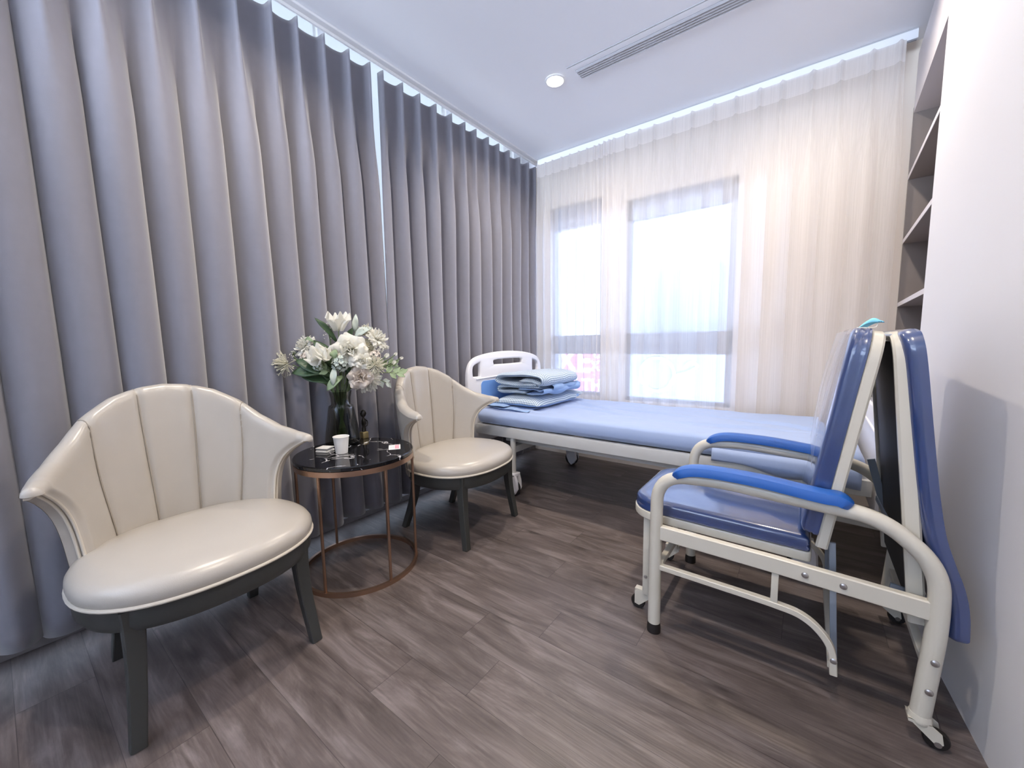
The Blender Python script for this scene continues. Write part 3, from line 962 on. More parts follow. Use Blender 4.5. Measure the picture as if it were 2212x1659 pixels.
bm = bmesh.new(); obox(bm, c, ax, ay, up, 0.086, 0.054, 0.0012); obj('sheet', bm, M['paper'], t, smooth=False)
bm = bmesh.new(); obox(bm, c + ay * 0.011 + up * 0.0009, ax, ay, up, 0.066, 0.020, 0.0006); obj('pink_panel', bm, M['card_red'], t, smooth=False)
for k in range(3):
    bm = bmesh.new(); obox(bm, c - ay * (0.006 + 0.006 * k) + up * 0.0009, ax, ay, up, 0.058 - 0.012 * (k % 2), 0.0018, 0.0006)
    obj('print_line', bm, M['card_grey'], t, smooth=False)
c = (-1.875, 1.172, TZ)
t = thing('figurine', 'small dark bronze figurine on a brass base behind the vase', 'figurine', c)
bm = bmesh.new(); box(bm, c[0] - 0.016, c[0] + 0.016, c[1] - 0.016, c[1] + 0.016, TZ, TZ + 0.034, 0.002); obj('base', bm, M['brass'], t)
bm = bmesh.new()
lathe(bm, [(0.004, 0.034), (0.011, 0.037), (0.009, 0.05), (0.006, 0.065), (0.010, 0.078), (0.013, 0.092), (0.008, 0.104), (0.005, 0.112), (0.012, 0.122), (0.014, 0.134), (0.009, 0.147), (0.003, 0.152)],
      c, 20, wob=lambda u, z: 1 + 0.22 * math.sin(4 * PI * u + z * 90))
tube(bm, catmull([(c[0], c[1] + 0.008, TZ + 0.10), (c[0], c[1] + 0.022, TZ + 0.088), (c[0] + 0.004, c[1] + 0.016, TZ + 0.066), (c[0], c[1] + 0.007, TZ + 0.062)], 4), 0.0035, 8)
obj('figure', bm, M['bronze'], t, angle=80)

# ---------------------------------------------------------------- vase and flowers
VX, VY = -1.857, 1.042
VC = (VX, VY, TZ)
t = thing('vase', 'smoked glass vase with a narrow neck holding the white flowers', 'vase', VC)
bm = bmesh.new()
lathe(bm, [(0.070, 0.000), (0.080, 0.004), (0.084, 0.020), (0.081, 0.045), (0.068, 0.130), (0.061, 0.180), (0.057, 0.195), (0.047, 0.200), (0.0455, 0.206), (0.047, 0.235), (0.053, 0.268),
           (0.0515, 0.268), (0.045, 0.235), (0.0435, 0.208), (0.0450, 0.203), (0.054, 0.193), (0.0585, 0.178), (0.0655, 0.130), (0.0785, 0.045), (0.081, 0.022), (0.074, 0.008), (0.002, 0.007)], VC, 56, True, True)
obj('body', bm, M['vase'], t, angle=60)
bm = bmesh.new(); lathe(bm, [(0.0020, 0.009), (0.072, 0.010), (0.079, 0.022), (0.076, 0.045), (0.070, 0.080), (0.002, 0.080)], VC, 40)
obj('water', bm, M['water'], t, angle=60)

UPV = Vector((0, 0, 1))


def frame(d):
    d = Vector(d).normalized()
    s = d.cross(UPV) if abs(d.z) < 0.95 else Vector((1, 0, 0))
    s.normalize(); u = s.cross(d).normalized()
    return s, u, d


def petal(b, base, d, side, L, W, cup, curl, n=5, m=4, ruf=0.0, r=rnd):
    if n >= 5: n, m = 7, 6
    """a petal growing from base along d, bowed away from the flower axis"""
    d = d.normalized(); side = side.normalized(); nrm = side.cross(d).normalized()
    P = []; ph = r.random() * 6
    for i in range(n + 1):
        f = i / n
        w = W * (math.sin(PI * (0.10 + 0.80 * f)) ** 0.7)
        row = []
        for j in range(m + 1):
            g_ = (j / m - 0.5) * 2
            off = cup * (g_ * g_) * W - curl * L * f * f + ruf * L * math.sin(g_ * 5 + ph) * f * f
            row.append(base + d * (L * f * (1 - 0.30 * abs(g_) ** 2.4 * f * f)) + side * g_ * w / 2 + nrm * off)
        P.append(row)
    grid(b, P)


def axis_rot(v, ax, a): return Matrix.Rotation(a, 3, ax) @ v


def stem_pts(c, d):
    c = Vector(c); d = Vector(d).normalized()
    a = math.atan2(c.y - VY, c.x - VX) if (abs(c.x - VX) + abs(c.y - VY)) > 0.01 else 0
    rr = min(0.034, 0.3 * math.hypot(c.x - VX, c.y - VY) + 0.004)
    neck = Vector((VX + rr * math.cos(a), VY + rr * math.sin(a), TZ + 0.262))
    foot = Vector((VX - 0.9 * rr * math.cos(a + 0.5), VY - 0.9 * rr * math.sin(a + 0.5), TZ + 0.016))
    mid = (neck + c) / 2 + Vector((0, 0, 0.012)) - d * 0.01
    return catmull([foot, (foot + neck) / 2, neck, mid, c], 5)


def flower(kind, c, d, size, label, m=None, seed=1, cat='flower', group='white flowers in the vase', stem=True):
    r = random.Random(seed)
    c = Vector(c); s, u, d = frame(d)
    t = thing(kind, label, cat, tuple(c - Vector((0, 0, 0))), group)
    b = bmesh.new()
    m = m or M['petal']
    if kind in ('rose', 'peony'):
        layers = [(4, .25, .40, .05), (5, .42, .70, .28), (5, .60, .95, .52), (6, .80, 1.15, .85), (6, 1.0, 1.30, 1.15)]
        if kind == 'peony': layers = [(9, .45, .35, .15), (11, .65, .5, .45), (12, .8, .6, .8), (12, .95, .65, 1.1), (10, 1.0, .7, 1.45)]
        for li, (n_, L, W, op) in enumerate(layers):
            for k in range(n_):
                a = 2 * PI * k / n_ + li * 1.1 + r.uniform(-.15, .15)
                rad = s * math.cos(a) + u * math.sin(a)
                o_ = op * (1 + r.uniform(-.12, .12))
                dd = d * math.cos(o_) + rad * math.sin(o_)
                base = c - d * size * 0.35 + rad * size * 0.06 * (li + 0.3)
                petal(b, base, dd, rad.cross(d), size * (0.60 + 0.42 * L) * r.uniform(.9, 1.08), size * (0.9 if kind == 'rose' else .62) * W + size * .1,
                      -0.28, -0.12 if li < 3 else 0.22, 5, 4, 0.04 if kind == 'rose' else 0.10, r)
    elif kind in ('lily', 'magnolia'):
        for li in range(2 if kind == 'lily' else 3):
            n_ = 3 if kind == 'lily' else (3, 4, 4)[li]
            for k in range(n_):
                a = 2 * PI * k / n_ + li * PI / 3 + 0.3
                rad = s * math.cos(a) + u * math.sin(a)
                o_ = (0.26 + 0.10 * li) if kind == 'lily' else (0.35, 0.75, 1.15)[li]
                dd = d * math.cos(o_) + rad * math.sin(o_)
                petal(b, c - d * size * (0.9 if kind == 'lily' else .35), dd, rad.cross(d), size * (2.0 if kind == 'lily' else 1.15), size * (1.10 if kind == 'lily' else .95), -0.34, 0.22 if kind == 'lily' else -0.12, 8, 5, 0.02, r)
    elif kind == 'spider_chrysanthemum':
        for k in range(100):
            a = r.uniform(0, 2 * PI); o_ = r.uniform(0.15, 1.75)
            rad = s * math.cos(a) + u * math.sin(a)
            dd = d * math.cos(o_) + rad * math.sin(o_); L = size * r.uniform(.7, 1.1)
            e = c + dd * L
            pts = [c, c + dd * L * .5 + rad * L * .06, e, e + d * L * .14 * r.uniform(-1, 1.4) + rad.cross(d) * L * .1 * r.uniform(-1, 1)]
            tube(b, catmull(pts, 3), 0.0016, 4)
    elif kind in ('blossom_cluster', 'hydrangea'):
        nf = 16 if kind == 'blossom_cluster' else 22
        for k in range(nf):
            a = k * 2.399; o_ = math.acos(1 - 1.3 * (k + .5) / nf)
            rad = s * math.cos(a) + u * math.sin(a)
            dd = d * math.cos(o_) + rad * math.sin(o_)
            cc = c + dd * size * r.uniform(.62, .85)
            s2, u2, d2 = frame(dd)
            for q in range(5):
                aa = 2 * PI * q / 5 + k
                r2 = s2 * math.cos(aa) + u2 * math.sin(aa)
                petal(b, cc, d2 * .55 + r2, r2.cross(d2), size * .34, size * .30, -.1, .1, 3, 2, 0, r)
    elif kind == 'bud':
        for k in range(4):
            a = 2 * PI * k / 4
            rad = s * math.cos(a) + u * math.sin(a)
            petal(b, c - d * size * .5 + rad * size * .1, d + rad * 0.22, rad.cross(d), size * 1.3, size * .95, -.3, -.1, 5, 3, 0, r)
    elif kind == 'baby_breath':
        for k in range(26):
            v_ = Vector((r.gauss(0, 1), r.gauss(0, 1), r.gauss(0, 1))).normalized() * size * r.uniform(.3, 1)
            bmesh.ops.create_icosphere(b, subdivisions=1, radius=size * .085, matrix=Matrix.Translation(c + v_))
    obj('petals', b, m, t, angle=180)
    if kind in ('rose', 'bud', 'lily', 'magnolia'):
        b = bmesh.new()
        for k in range(5):
            a = 2 * PI * k / 5 + .4; rad = s * math.cos(a) + u * math.sin(a)
            base = c - d * size * (.5 if kind != 'lily' else .92)
            petal(b, base, d * .5 + rad, rad.cross(d), size * (.6 if kind != 'lily' else .25), size * .28, -.1, .2, 3, 2, 0, r)
        obj('sepals', b, M['leaf2'], t, angle=180)
    if kind in ('baby_breath',):
        b = bmesh.new()
        for k in range(12):
            v_ = Vector((r.gauss(0, 1), r.gauss(0, 1), abs(r.gauss(0, 1)))).normalized() * size * .8
            tube(b, [c - d * size, c + v_ * .3, c + v_], 0.0007, 4)
        obj('twigs', b, M['stem'], t)
    if stem:
        b = bmesh.new(); tube(b, stem_pts(c - d * size * (.9 if kind == 'lily' else .45), d), 0.0026, 7, par=True)
        obj('stem', b, M['stem'], t, angle=60)
    return t


def leafy(c0, c1, W, label, m, seed=1, nl=1, droop=0.02, nrm=None, name='leaf_sprig'):
    """one long leaf (nl=1) or a sprig of round leaves from c0 to c1"""
    r = random.Random(seed); c0 = Vector(c0); c1 = Vector(c1); d = c1 - c0; L = d.length; d.normalize()
    t = thing(name, label, 'leaf', tuple(c0), 'greenery in the vase')
    toc = (Vector((0, 0, 1.05)) - c0).normalized()
    nn = Vector(nrm).normalized() if nrm else (toc + Vector((0, 0, 0.6))).normalized()
    side = d.cross(nn).normalized(); nn = side.cross(d).normalized()
    if nl == 1:
        b = bmesh.new(); P = []
        for i in range(13):
            f = i / 12; w = W * math.sin(PI * min(1, f * .96 + .03)) ** .8
            P.append([c0 + d * L * f + side * g_ * w / 2 + nn * (0.10 * W * abs(g_) + droop * math.sin(PI * f) + .004 * math.sin(9 * f + g_ * 2)) for g_ in (-1, -.5, 0, .5, 1)])
        grid(b, P); obj('leaf', b, m, t, angle=180, solid=0.0006)
    else:
        for k in range(nl):
            f = (k + 1) / nl; sd = 1 if k % 2 else -1
            base = c0 + d * L * (0.25 + .6 * f)
            dd = (d * (.5 + .5 * f) + side * sd * (1.15 - .7 * f) + nn * r.uniform(-.2, .3)).normalized()
            b = bmesh.new(); petal(b, base, dd, dd.cross(nn), W * r.uniform(1.1, 1.5), W * .8, .1, .08, 6, 4, 0, r)
            obj('leaf', b, m, t, angle=180, solid=0.0006)
    b = bmesh.new(); pts = stem_pts(c0, d)
    if nl > 1: pts = pts + [c0 + d * L * .5, c0 + d * L * .85]
    tube(b, pts, 0.0022, 6, par=True); obj('stem', b, M['stem'], t)
    return t


CAMD = Vector((0.72, -0.62, 0.25))
flower('rose', (-1.772, 1.05, 1.040), (0.72, -0.66, 0.35), 0.068, 'largest white rose, front and centre of the bouquet', M['petal_w'], 1)
flower('rose', (-1.790, 1.165, 1.050), (0.9, 0.1, 0.4), 0.044, 'cream rose just right of the largest rose', M['petal'], 2)
flower('lily', (-1.852, 1.051, 1.175), (0.08, -0.02, 1.0), 0.050, 'white trumpet lily at the very top of the bouquet', M['petal_w'], 3)
flower('peony', (-1.765, 1.218, 1.095), (0.55, 0.35, 0.6), 0.056, 'ruffled white peony at the upper right of the bouquet', M['petal_w'], 4)
flower('peony', (-1.961, 0.919, 1.060), (-0.1, -0.8, 0.5), 0.050, 'ruffled white peony at the upper left of the bouquet', M['petal_w'], 5)
flower('magnolia', (-1.837, 0.934, 1.012), (0.35, -0.55, 0.75), 0.066, 'open white magnolia left of the largest rose', M['petal_w'], 6)
flower('spider_chrysanthemum', (-1.966, 0.847, 0.968), (0.1, -0.9, 0.1), 0.062, 'spidery cream bloom at the far left of the bouquet', M['petal'], 7)
flower('spider_chrysanthemum', (-1.698, 1.142, 0.954), (0.8, -0.2, 0.2), 0.052, 'spidery cream bloom at the lower right of the bouquet', M['petal'], 8)
flower('spider_chrysanthemum', (-1.824, 1.172, 1.106), (0.2, 0.1, 0.9), 0.050, 'spidery cream bloom behind the upper right peony', M['petal'], 9)
flower('rose', (-1.722, 1.092, 0.985), (0.85, -0.3, 0.3), 0.036, 'small white rose below the largest rose', M['petal_w'], 10)
flower('rose', (-1.738, 1.078, 0.902), (0.75, -0.6, 0.1), 0.050, 'blush white rose low at the front of the bouquet', M['petal_p'], 11)
flower('peony', (-1.752, 1.150, 0.862), (0.6, 0.0, -0.35), 0.056, 'drooping white peony at the bottom right above the vase', M['petal_w'], 12)
flower('bud', (-1.722, 1.282, 1.004), (0.2, 0.7, 0.8), 0.014, 'small white bud, upper of the two at the far right tip', M['petal_w'], 13, group=None)
flower('bud', (-1.707, 1.306, 0.983), (0.4, 0.9, 0.3), 0.014, 'small white bud furthest right on the bouquet', M['petal_w'], 14, group=None)
flower('bud', (-1.712, 1.262, 0.961), (0.4, 0.4, 0.7), 0.018, 'white bud just above the rounded sage leaves', M['petal_w'], 15, group=None)
flower('bud', (-1.713, 1.220, 0.998), (0.5, 0.4, 0.7), 0.020, 'white half-open bud under the upper right peony', M['petal_w'], 16, group=None)
flower('blossom_cluster', (-1.730, 1.160, 1.000), (0.8, 0.1, 0.2), 0.034, 'cluster of small blush blossoms right of the small rose', M['petal_p'], 17)
flower('blossom_cluster', (-1.765, 1.205, 1.034), (0.7, 0.3, 0.3), 0.036, 'cluster of small white blossoms under the upper right peony', M['petal_w'], 18)
flower('hydrangea', (-1.800, 1.020, 0.968), (0.72, -0.66, 0.0), 0.048, 'sage green hydrangea below the largest rose', M['leaf3'], 19)
flower('hydrangea', (-1.925, 0.925, 0.995), (0.3, -0.9, 0.1), 0.036, 'pale blush hydrangea between the magnolia and the left spidery bloom', M['petal_p'], 20)
flower('baby_breath', (-1.908, 1.033, 1.125), (0, 0, 1), 0.045, 'tiny white baby breath sprig left of the lily', M['petal_w'], 21)
flower('baby_breath', (-1.974, 0.880, 1.015), (0, -0.3, 1), 0.026, 'tiny white baby breath sprig above the left spidery bloom', M['petal_w'], 22)
flower('blossom_cluster', (-1.852, 0.935, 0.955), (0.5, -0.7, -0.2), 0.026, 'pale blossom cluster hanging below the magnolia', M['leaf3'], 23)
leafy((-1.838, 1.005, 0.905), (-1.935, 0.872, 0.985), 0.080, 'broad dark green leaf at the lower left of the bouquet', M['leaf'], 1)
leafy((-1.845, 1.000, 0.870), (-1.925, 0.890, 0.905), 0.055, 'dark green leaf drooping under the broad left leaf', M['leaf'], 12)
leafy((-1.800, 1.027, 0.905), (-1.820, 0.955, 0.838), 0.040, 'green leaf hanging over the vase mouth', M['leaf2'], 2)
leafy((-1.876, 1.05, 1.070), (-1.904, 0.959, 1.189), 0.030, 'long narrow dark leaf pointing up left beside the lily', M['leaf'], 3)
leafy((-1.841, 1.131, 1.115), (-1.837, 1.139, 1.210), 0.030, 'pale grey green leaf standing right of the lily', M['leaf3'], 4)
leafy((-1.825, 1.115, 1.095), (-1.780, 1.192, 1.140), 0.038, 'grey green leaf arching toward the upper right peony', M['leaf3'], 5)
leafy((-1.850, 1.080, 1.050), (-1.850, 1.125, 1.140), 0.035, 'dark leaf tucked below the lily', M['leaf'], 13)
leafy((-1.735, 1.180, 0.915), (-1.690, 1.300, 0.905), 0.040, 'sage sprig with rounded leaves at the right edge of the bouquet', M['leaf2'], 6, nl=5)
leafy((-1.790, 1.160, 0.900), (-1.745, 1.250, 0.850), 0.034, 'pale sprig hanging at the lower right of the bouquet', M['leaf3'], 7, nl=4)
leafy((-1.815, 0.990, 0.985), (-1.812, 1.010, 1.035), 0.034, 'sage leaf between the magnolia and the largest rose', M['leaf2'], 8)
leafy((-1.812, 0.995, 0.950), (-1.800, 0.975, 0.862), 0.030, 'pale leaf hanging at the front above the vase neck', M['leaf3'], 9)
leafy((-1.830, 0.995, 0.915), (-1.850, 0.940, 0.960), 0.034, 'sage sprig under the magnolia', M['leaf2'], 10, nl=4)
leafy((-1.83, 1.07, 0.880), (-1.80, 1.12, 0.960), 0.06, 'dark green leaf in the middle behind the blush rose', M['leaf'], 11)
leafy((-1.86, 1.02, 0.860), (-1.88, 0.96, 0.960), 0.06, 'dark green leaf deep behind the hydrangea', M['leaf'], 14)
leafy((-1.850, 0.985, 0.930), (-1.930, 0.850, 0.925), 0.070, 'dark green leaf under the left spidery bloom', M['leaf'], 16)
leafy((-1.865, 1.030, 0.930), (-1.925, 0.960, 1.080), 0.070, 'dark leaf standing behind the magnolia', M['leaf'], 17)
leafy((-1.800, 1.110, 0.920), (-1.770, 1.220, 0.965), 0.055, 'dark leaf behind the right spidery bloom', M['leaf'], 18)
leafy((-1.820, 1.060, 0.930), (-1.800, 1.090, 1.010), 0.060, 'dark leaf filling the centre under the rose', M['leaf'], 19)
leafy((-1.770, 1.200, 0.930), (-1.720, 1.285, 0.960), 0.030, 'sage sprig reaching up to the right buds', M['leaf2'], 20, nl=5)
leafy((-1.945, 0.93, 1.08), (-1.90, 0.95, 1.07), 0.02, 'tiny sage leaf beside the upper left peony', M['leaf2'], 15)

# ================================================================= HOSPITAL BED
BY0, BY1, BX0, BX1 = 2.08, 2.99, -1.90, 0.235
t = thing('hospital_bed', 'white hospital bed with plastic headboard along the windows', 'bed', (-0.83, 2.53, 0))
for y0 in (BY0, BY1 - 0.035):
    bm = bmesh.new(); box(bm, BX0, BX1, y0, y0 + 0.035, 0.410, 0.478, 0.003); obj('side_rail', bm, M['bed_metal'], t)
for x0 in (BX0, BX1 - 0.035):
    bm = bmesh.new(); box(bm, x0, x0 + 0.035, BY0 + 0.036, BY1 - 0.036, 0.410, 0.478, 0.003); obj('end_rail', bm, M['bed_metal'], t)
for k in range(9):
    bm = bmesh.new(); x = BX0 + 0.17 + k * 0.22; box(bm, x, x + 0.12, BY0 + 0.036, BY1 - 0.036, 0.462, 0.474); obj('slat', bm, M['bed_metal'], t, smooth=False)
# under-frame
for y0 in (BY0 + 0.10, BY1 - 0.14):
    bm = bmesh.new(); box(bm, -1.70, 0.10, y0, y0 + 0.03, 0.36, 0.41); obj('lower_rail', bm, M['bed_metal'], t, smooth=False)
for x in (-1.60, -0.02):
    bm = bmesh.new(); box(bm, x - 0.02, x + 0.02, BY0 + 0.05, BY1 - 0.05, 0.30, 0.345); obj('axle_beam', bm, M['bed_metal'], t, smooth=False)
for x in (-1.585, 0.03):
    for y in (BY0 + 0.03, BY1 - 0.03):
        bm = bmesh.new(); tube(bm, [(x, y, 0.15), (x, y, 0.28), (x, y, 0.41)], 0.019, 14, up=(1, 0, 0)); lg = obj('leg', bm, M['bed_metal'], t)
        # caster: rubber wheel under a white plastic hood
        bm = bmesh.new()
        sweep(bm, [(x - 0.005, y - 0.013, 0.055), (x - 0.005, y, 0.055), (x - 0.005, y + 0.013, 0.055)], circ(0.055, 24), up=(0, 0, 1)); obj('wheel', bm, M['rubber'], t)
        for s in (-1, 1):
            bm = bmesh.new()
            prof = [(-0.035, 0.155), (0.035, 0.155), (0.050, 0.11), (0.054, 0.06), (0.030, 0.020), (0.005, 0.004), (-0.020, 0.025), (-0.045, 0.07), (-0.050, 0.12)]
            A_ = [bm.verts.new((x + px, y + s * 0.018, pz)) for px, pz in prof]; B_ = [bm.verts.new((x + px * .85, y + s * 0.034, pz * .97 + .003)) for px, pz in prof]
            bm.faces.new(A_); bm.faces.new(B_[::-1])
            for i in range(len(prof)): bm.faces.new((A_[i], A_[(i + 1) % len(prof)], B_[(i + 1) % len(prof)], B_[i]))
            obj('caster_hood', bm, M['bed_white'], t)
        bm = bmesh.new(); box(bm, x - 0.034, x + 0.034, y - 0.034, y + 0.034, 0.140, 0.165, 0.006); obj('caster_cap', bm, M['bed_white'], t)
# crank mechanism bars under the head end
for (p, q) in (((-1.55, 2.35, 0.40), (-1.20, 2.35, 0.37)), ((-1.55, 2.70, 0.40), (-1.20, 2.70, 0.37)), ((-1.20, 2.25, 0.37), (-1.20, 2.80, 0.37)), ((-1.20, 2.5, 0.37), (-0.3, 2.5, 0.37))):
    bm = bmesh.new(); tube(bm, [p, ((p[0]+q[0])/2, (p[1]+q[1])/2, (p[2]+q[2])/2), q], 0.011, 8); obj('crank_rod', bm, M['bed_metal'], t)


def bed_board(nm, X, zb, dz, sgn):
    """moulded plastic end board in the plane x = X (2D: y, z)"""
    pts = [(2.075, zb)]
    pts += [(2.050, 0.62 + dz), (2.045, 0.80 + dz)]
    pts += [(2.060, 0.880 + dz), (2.100, 0.928 + dz), (2.18, 0.955 + dz), (2.32, 0.974 + dz), (2.50, 0.982 + dz), (2.68, 0.975 + dz), (2.83, 0.955 + dz), (2.93, 0.925 + dz), (2.975, 0.875 + dz), (2.985, 0.80 + dz), (2.985, 0.62 + dz), (2.965, zb)]
    out = [(p.x, p.y) for p in catmull([(a, b_, 0) for a, b_ in pts], 4)]
    h1 = [(2.172, 0.822 + dz), (2.172, 0.912 + dz), (2.150, 0.914 + dz), (2.110, 0.893 + dz), (2.090, 0.860 + dz), (2.092, 0.825 + dz), (2.11, 0.815 + dz), (2.16, 0.813 + dz)]
    h2 = [(5.03 - a, b_) for a, b_ in h1][::-1]
    h3 = [(2.345, 0.893 + dz), (2.685, 0.893 + dz), (2.70, 0.905 + dz), (2.69, 0.925 + dz), (2.52, 0.933 + dz), (2.34, 0.925 + dz), (2.33, 0.905 + dz)]
    def sh(h):      # the rounded bevel eats into the slots, so cut them wider
        cx_ = sum(a for a, b_ in h) / len(h); cz_ = sum(b_ for a, b_ in h) / len(h)
        h = [(a + math.copysign(0.010, a - cx_), b_ + math.copysign(0.011, b_ - cz_)) for a, b_ in h]
        return [(p.x, p.y) for p in catmull([(a, b_, 0) for a, b_ in h], 3, closed=True)]
    bd = plate(nm, out, [sh(h1), sh(h3), sh(h2)], 0.034, 0.011, lambda a, b_, c_: (X + c_, a, b_), M['bed_white'], t)
    bm = bmesh.new(); f = X + sgn * 0.0175
    tube(bm, [(f, 2.12, 0.795 + dz), (f, 2.5, 0.805 + dz), (f, 2.92, 0.795 + dz)], 0.006, 8); obj('ridge', bm, M['bed_white'], bd)
    if sgn > 0:
        ol = rrect(2.175, 2.86, max(zb + 0.04, 0.60 + dz), 0.775 + dz, 0.03)
        plate('blue_inlay', ol, [], 0.006, 0.002, lambda a, b_, c_: (f + sgn * 0.0015 + c_, a, b_), M['bed_blue'], bd)
    return bd


bed_board('headboard', -1.937, 0.33, 0.0, 1)
bed_board('footboard', 0.262, 0.33, -0.14, -1)

# mattress: rounded slab under a fitted blue sheet with wrinkles
MX0, MX1, MY0, MY1, MZ0, MZ1 = -1.905, 0.215, 2.085, 2.985, 0.480, 0.578


def superslab(x0, x1, y0, y1, z0, z1, nx, ny, rr, wr, seed=0):
    P = []
    cyl = []
    hz = (z1 - z0) / 2; cz = (z0 + z1) / 2; R_ = min(rr, hz)
    # section loop in (y,z): starts at bottom centre, round
    loop = []
    for i in range(ny + 1): loop.append((lerp(y0 + R_, y1 - R_, i / ny), z0, 0, -1))
    for i in range(1, 7):
        a = -PI/2 + PI * i / 7; loop.append((y1 - R_ + R_ * math.cos(a), cz + hz * math.sin(a), math.cos(a), math.sin(a)))
    for i in range(ny + 1): loop.append((lerp(y1 - R_, y0 + R_, i / ny), z1, 0, 1))
    for i in range(1, 7):
        a = PI/2 + PI * i / 7; loop.append((y0 + R_ + R_ * math.cos(a), cz + hz * math.sin(a), math.cos(a), math.sin(a)))
    xs_ = [x0 + R_ * (1 - math.cos(PI/2 * i / 5)) * 1.0 for i in range(6)] + [lerp(x0 + R_, x1 - R_, i / nx) for i in range(1, nx)] + [x1 - R_ + R_ * math.sin(PI/2 * i / 5) for i in range(6)]
    cy_ = (y0 + y1) / 2
    for x in xs_:
        e = 1.0
        dx = max(x0 + R_ - x, x - (x1 - R_), 0) / R_
        e = math.sqrt(max(0.0, 1 - min(1, dx) ** 2))
        row = []
        for (y, z, ny_, nz_) in loop:
            ins = R_ * (1 - e)
            yy = cy_ + (y - cy_) * (1 - ins / (y1 - y0) * 2)
            zz = cz + (z - cz) * max(e, 0.02)
            w = wr(x, yy, zz, ny_, nz_) * e
            row.append(Vector((x, yy + ny_ * w, zz + nz_ * w)))
        P.append(row)
    return P


def closed_grid(b, P, uv=False):
    P2 = [r + [r[0]] for r in P]
    grid(b, P2, uv=uv)
    bmesh.ops.remove_doubles(b, verts=b.verts, dist=1e-5)
    b.faces.new([v for v in [min(b.verts, key=lambda v, p=p: (v.co - p).length) for p in P[0]]]) if False else None


def wr_m(x, y, z, a, c):
    if c < -0.5: return 0
    v_ = Vector((x * 1.6 - y * 1.1, y * 5.0 + x * 1.2, 3))
    w = 0.007 * (1 - abs(noise.noise(v_)) * 2.4)
    w += 0.004 * noise.noise(Vector((x * 9, y * 9, 1)))
    # long creases under the pillow
    for (cx, cy, l, ang) in ((-1.15, 2.50, .30, -.28), (-0.85, 2.62, .26, -.18), (-1.30, 2.70, .22, -.5), (-0.35, 2.40, .3, .15), (-1.6, 2.20, .2, .1), (-0.1, 2.6, .3, -.3)):
        u_ = (x - cx) * math.cos(ang) + (y - cy) * math.sin(ang); q = -(x - cx) * math.sin(ang) + (y - cy) * math.cos(ang)
        w += 0.013 * math.exp(-(q / 0.012) ** 2) * math.exp(-(u_ / l) ** 2) - 0.009 * math.exp(-((q + .03) / 0.016) ** 2) * math.exp(-(u_ / l) ** 2)
    if abs(a) > 0.5: w = 0.009 * math.sin(z * 150 + 1.5 * math.sin(x * 3)) + 0.004 * noise.noise(Vector((x * 3, z * 30, 2)))
    return w


bm = bmesh.new(); closed_grid(bm, superslab(MX0, MX1, MY0, MY1, MZ0, MZ1, 130, 60, 0.045, wr_m))
mt = obj('mattress', bm, M['sheet'], angle=180, loc=((MX0 + MX1) / 2, (MY0 + MY1) / 2, MZ0))
tag(mt, 'bed mattress under a wrinkled light blue sheet', 'mattress')
# loose sheet edge hanging out at the foot end
bm = bmesh.new(); P = []
for i in range(41):
    x = lerp(-0.35, 0.20, i / 40); k = sm(-0.35, 0.0, x)
    P.append([(x, 2.083 - 0.004 * k, 0.530), (x, 2.074 - 0.006 * k, 0.505), (x, 2.070 - 0.008 * k, 0.480 - 0.010 * k), (x, 2.072, 0.475 - 0.034 * k + 0.006 * math.sin(x * 23))])
grid(bm, P); obj('sheet_edge', bm, M['sheet'], mt, angle=180, solid=0.003)


# pillow
def cushion(cx, cy, z0, lx, ly, h, nx, ny, pinch=0.06, rot=0.0, bend=None):
    P = []
    for i in range(nx + 1):
        row = []
        for j in range(2 * ny):
            u_ = -1 + 2 * i / nx
            top = j <= ny
            w_ = -1 + 2 * (j if top else 2 * ny - j) / ny
            ed = (1 - abs(u_) ** 3.2) * (1 - abs(w_) ** 3.2)
            th = h * max(ed, 0) ** 0.55
            x = u_ * lx / 2 * (1 - pinch * (1 - abs(w_) ** 2)) ; y = w_ * ly / 2 * (1 - pinch * (1 - abs(u_) ** 2))
            z = (0.68 * th if top else -0.32 * th) + 0.32 * h
            z += 0.006 * noise.noise(Vector((x * 9, y * 9, 1 if top else 5))) * (1 if top else 0)
            c_, s_ = math.cos(rot), math.sin(rot)
            p = Vector((cx + x * c_ - y * s_, cy + x * s_ + y * c_, z0 + z))
            if bend: p = bend(p, u_, w_)
            row.append(p)
        P.append(row)
    return P


def pb(p, u_, w_):
    p.z += 0.028 * sm(0.55, 1.0, w_) + 0.006 * sm(0.5, 1, -w_)
    return p


P = cushion(-1.655, 2.565, 0.582, 0.40, 0.70, 0.100, 40, 40, 0.05, 0.0, pb)
bm = bmesh.new(); grid(bm, [r + [r[0]] for r in P], uv=True)
bmesh.ops.remove_doubles(bm, verts=bm.verts, dist=1e-4)
for f in bm.faces:
    c_ = f.calc_center_median()
    if c_.z < 0.618 + 0.02 * sm(2.7, 2.9, c_.y) and f.normal.length > 0: f.material_index = 1
pw = obj('pillow', bm, [M['gingham'], M['blue_cloth']], angle=180, loc=(-1.655, 2.565, 0.582))
tag(pw, 'blue and white gingham pillow lying on the bed under the folded quilt', 'pillow')


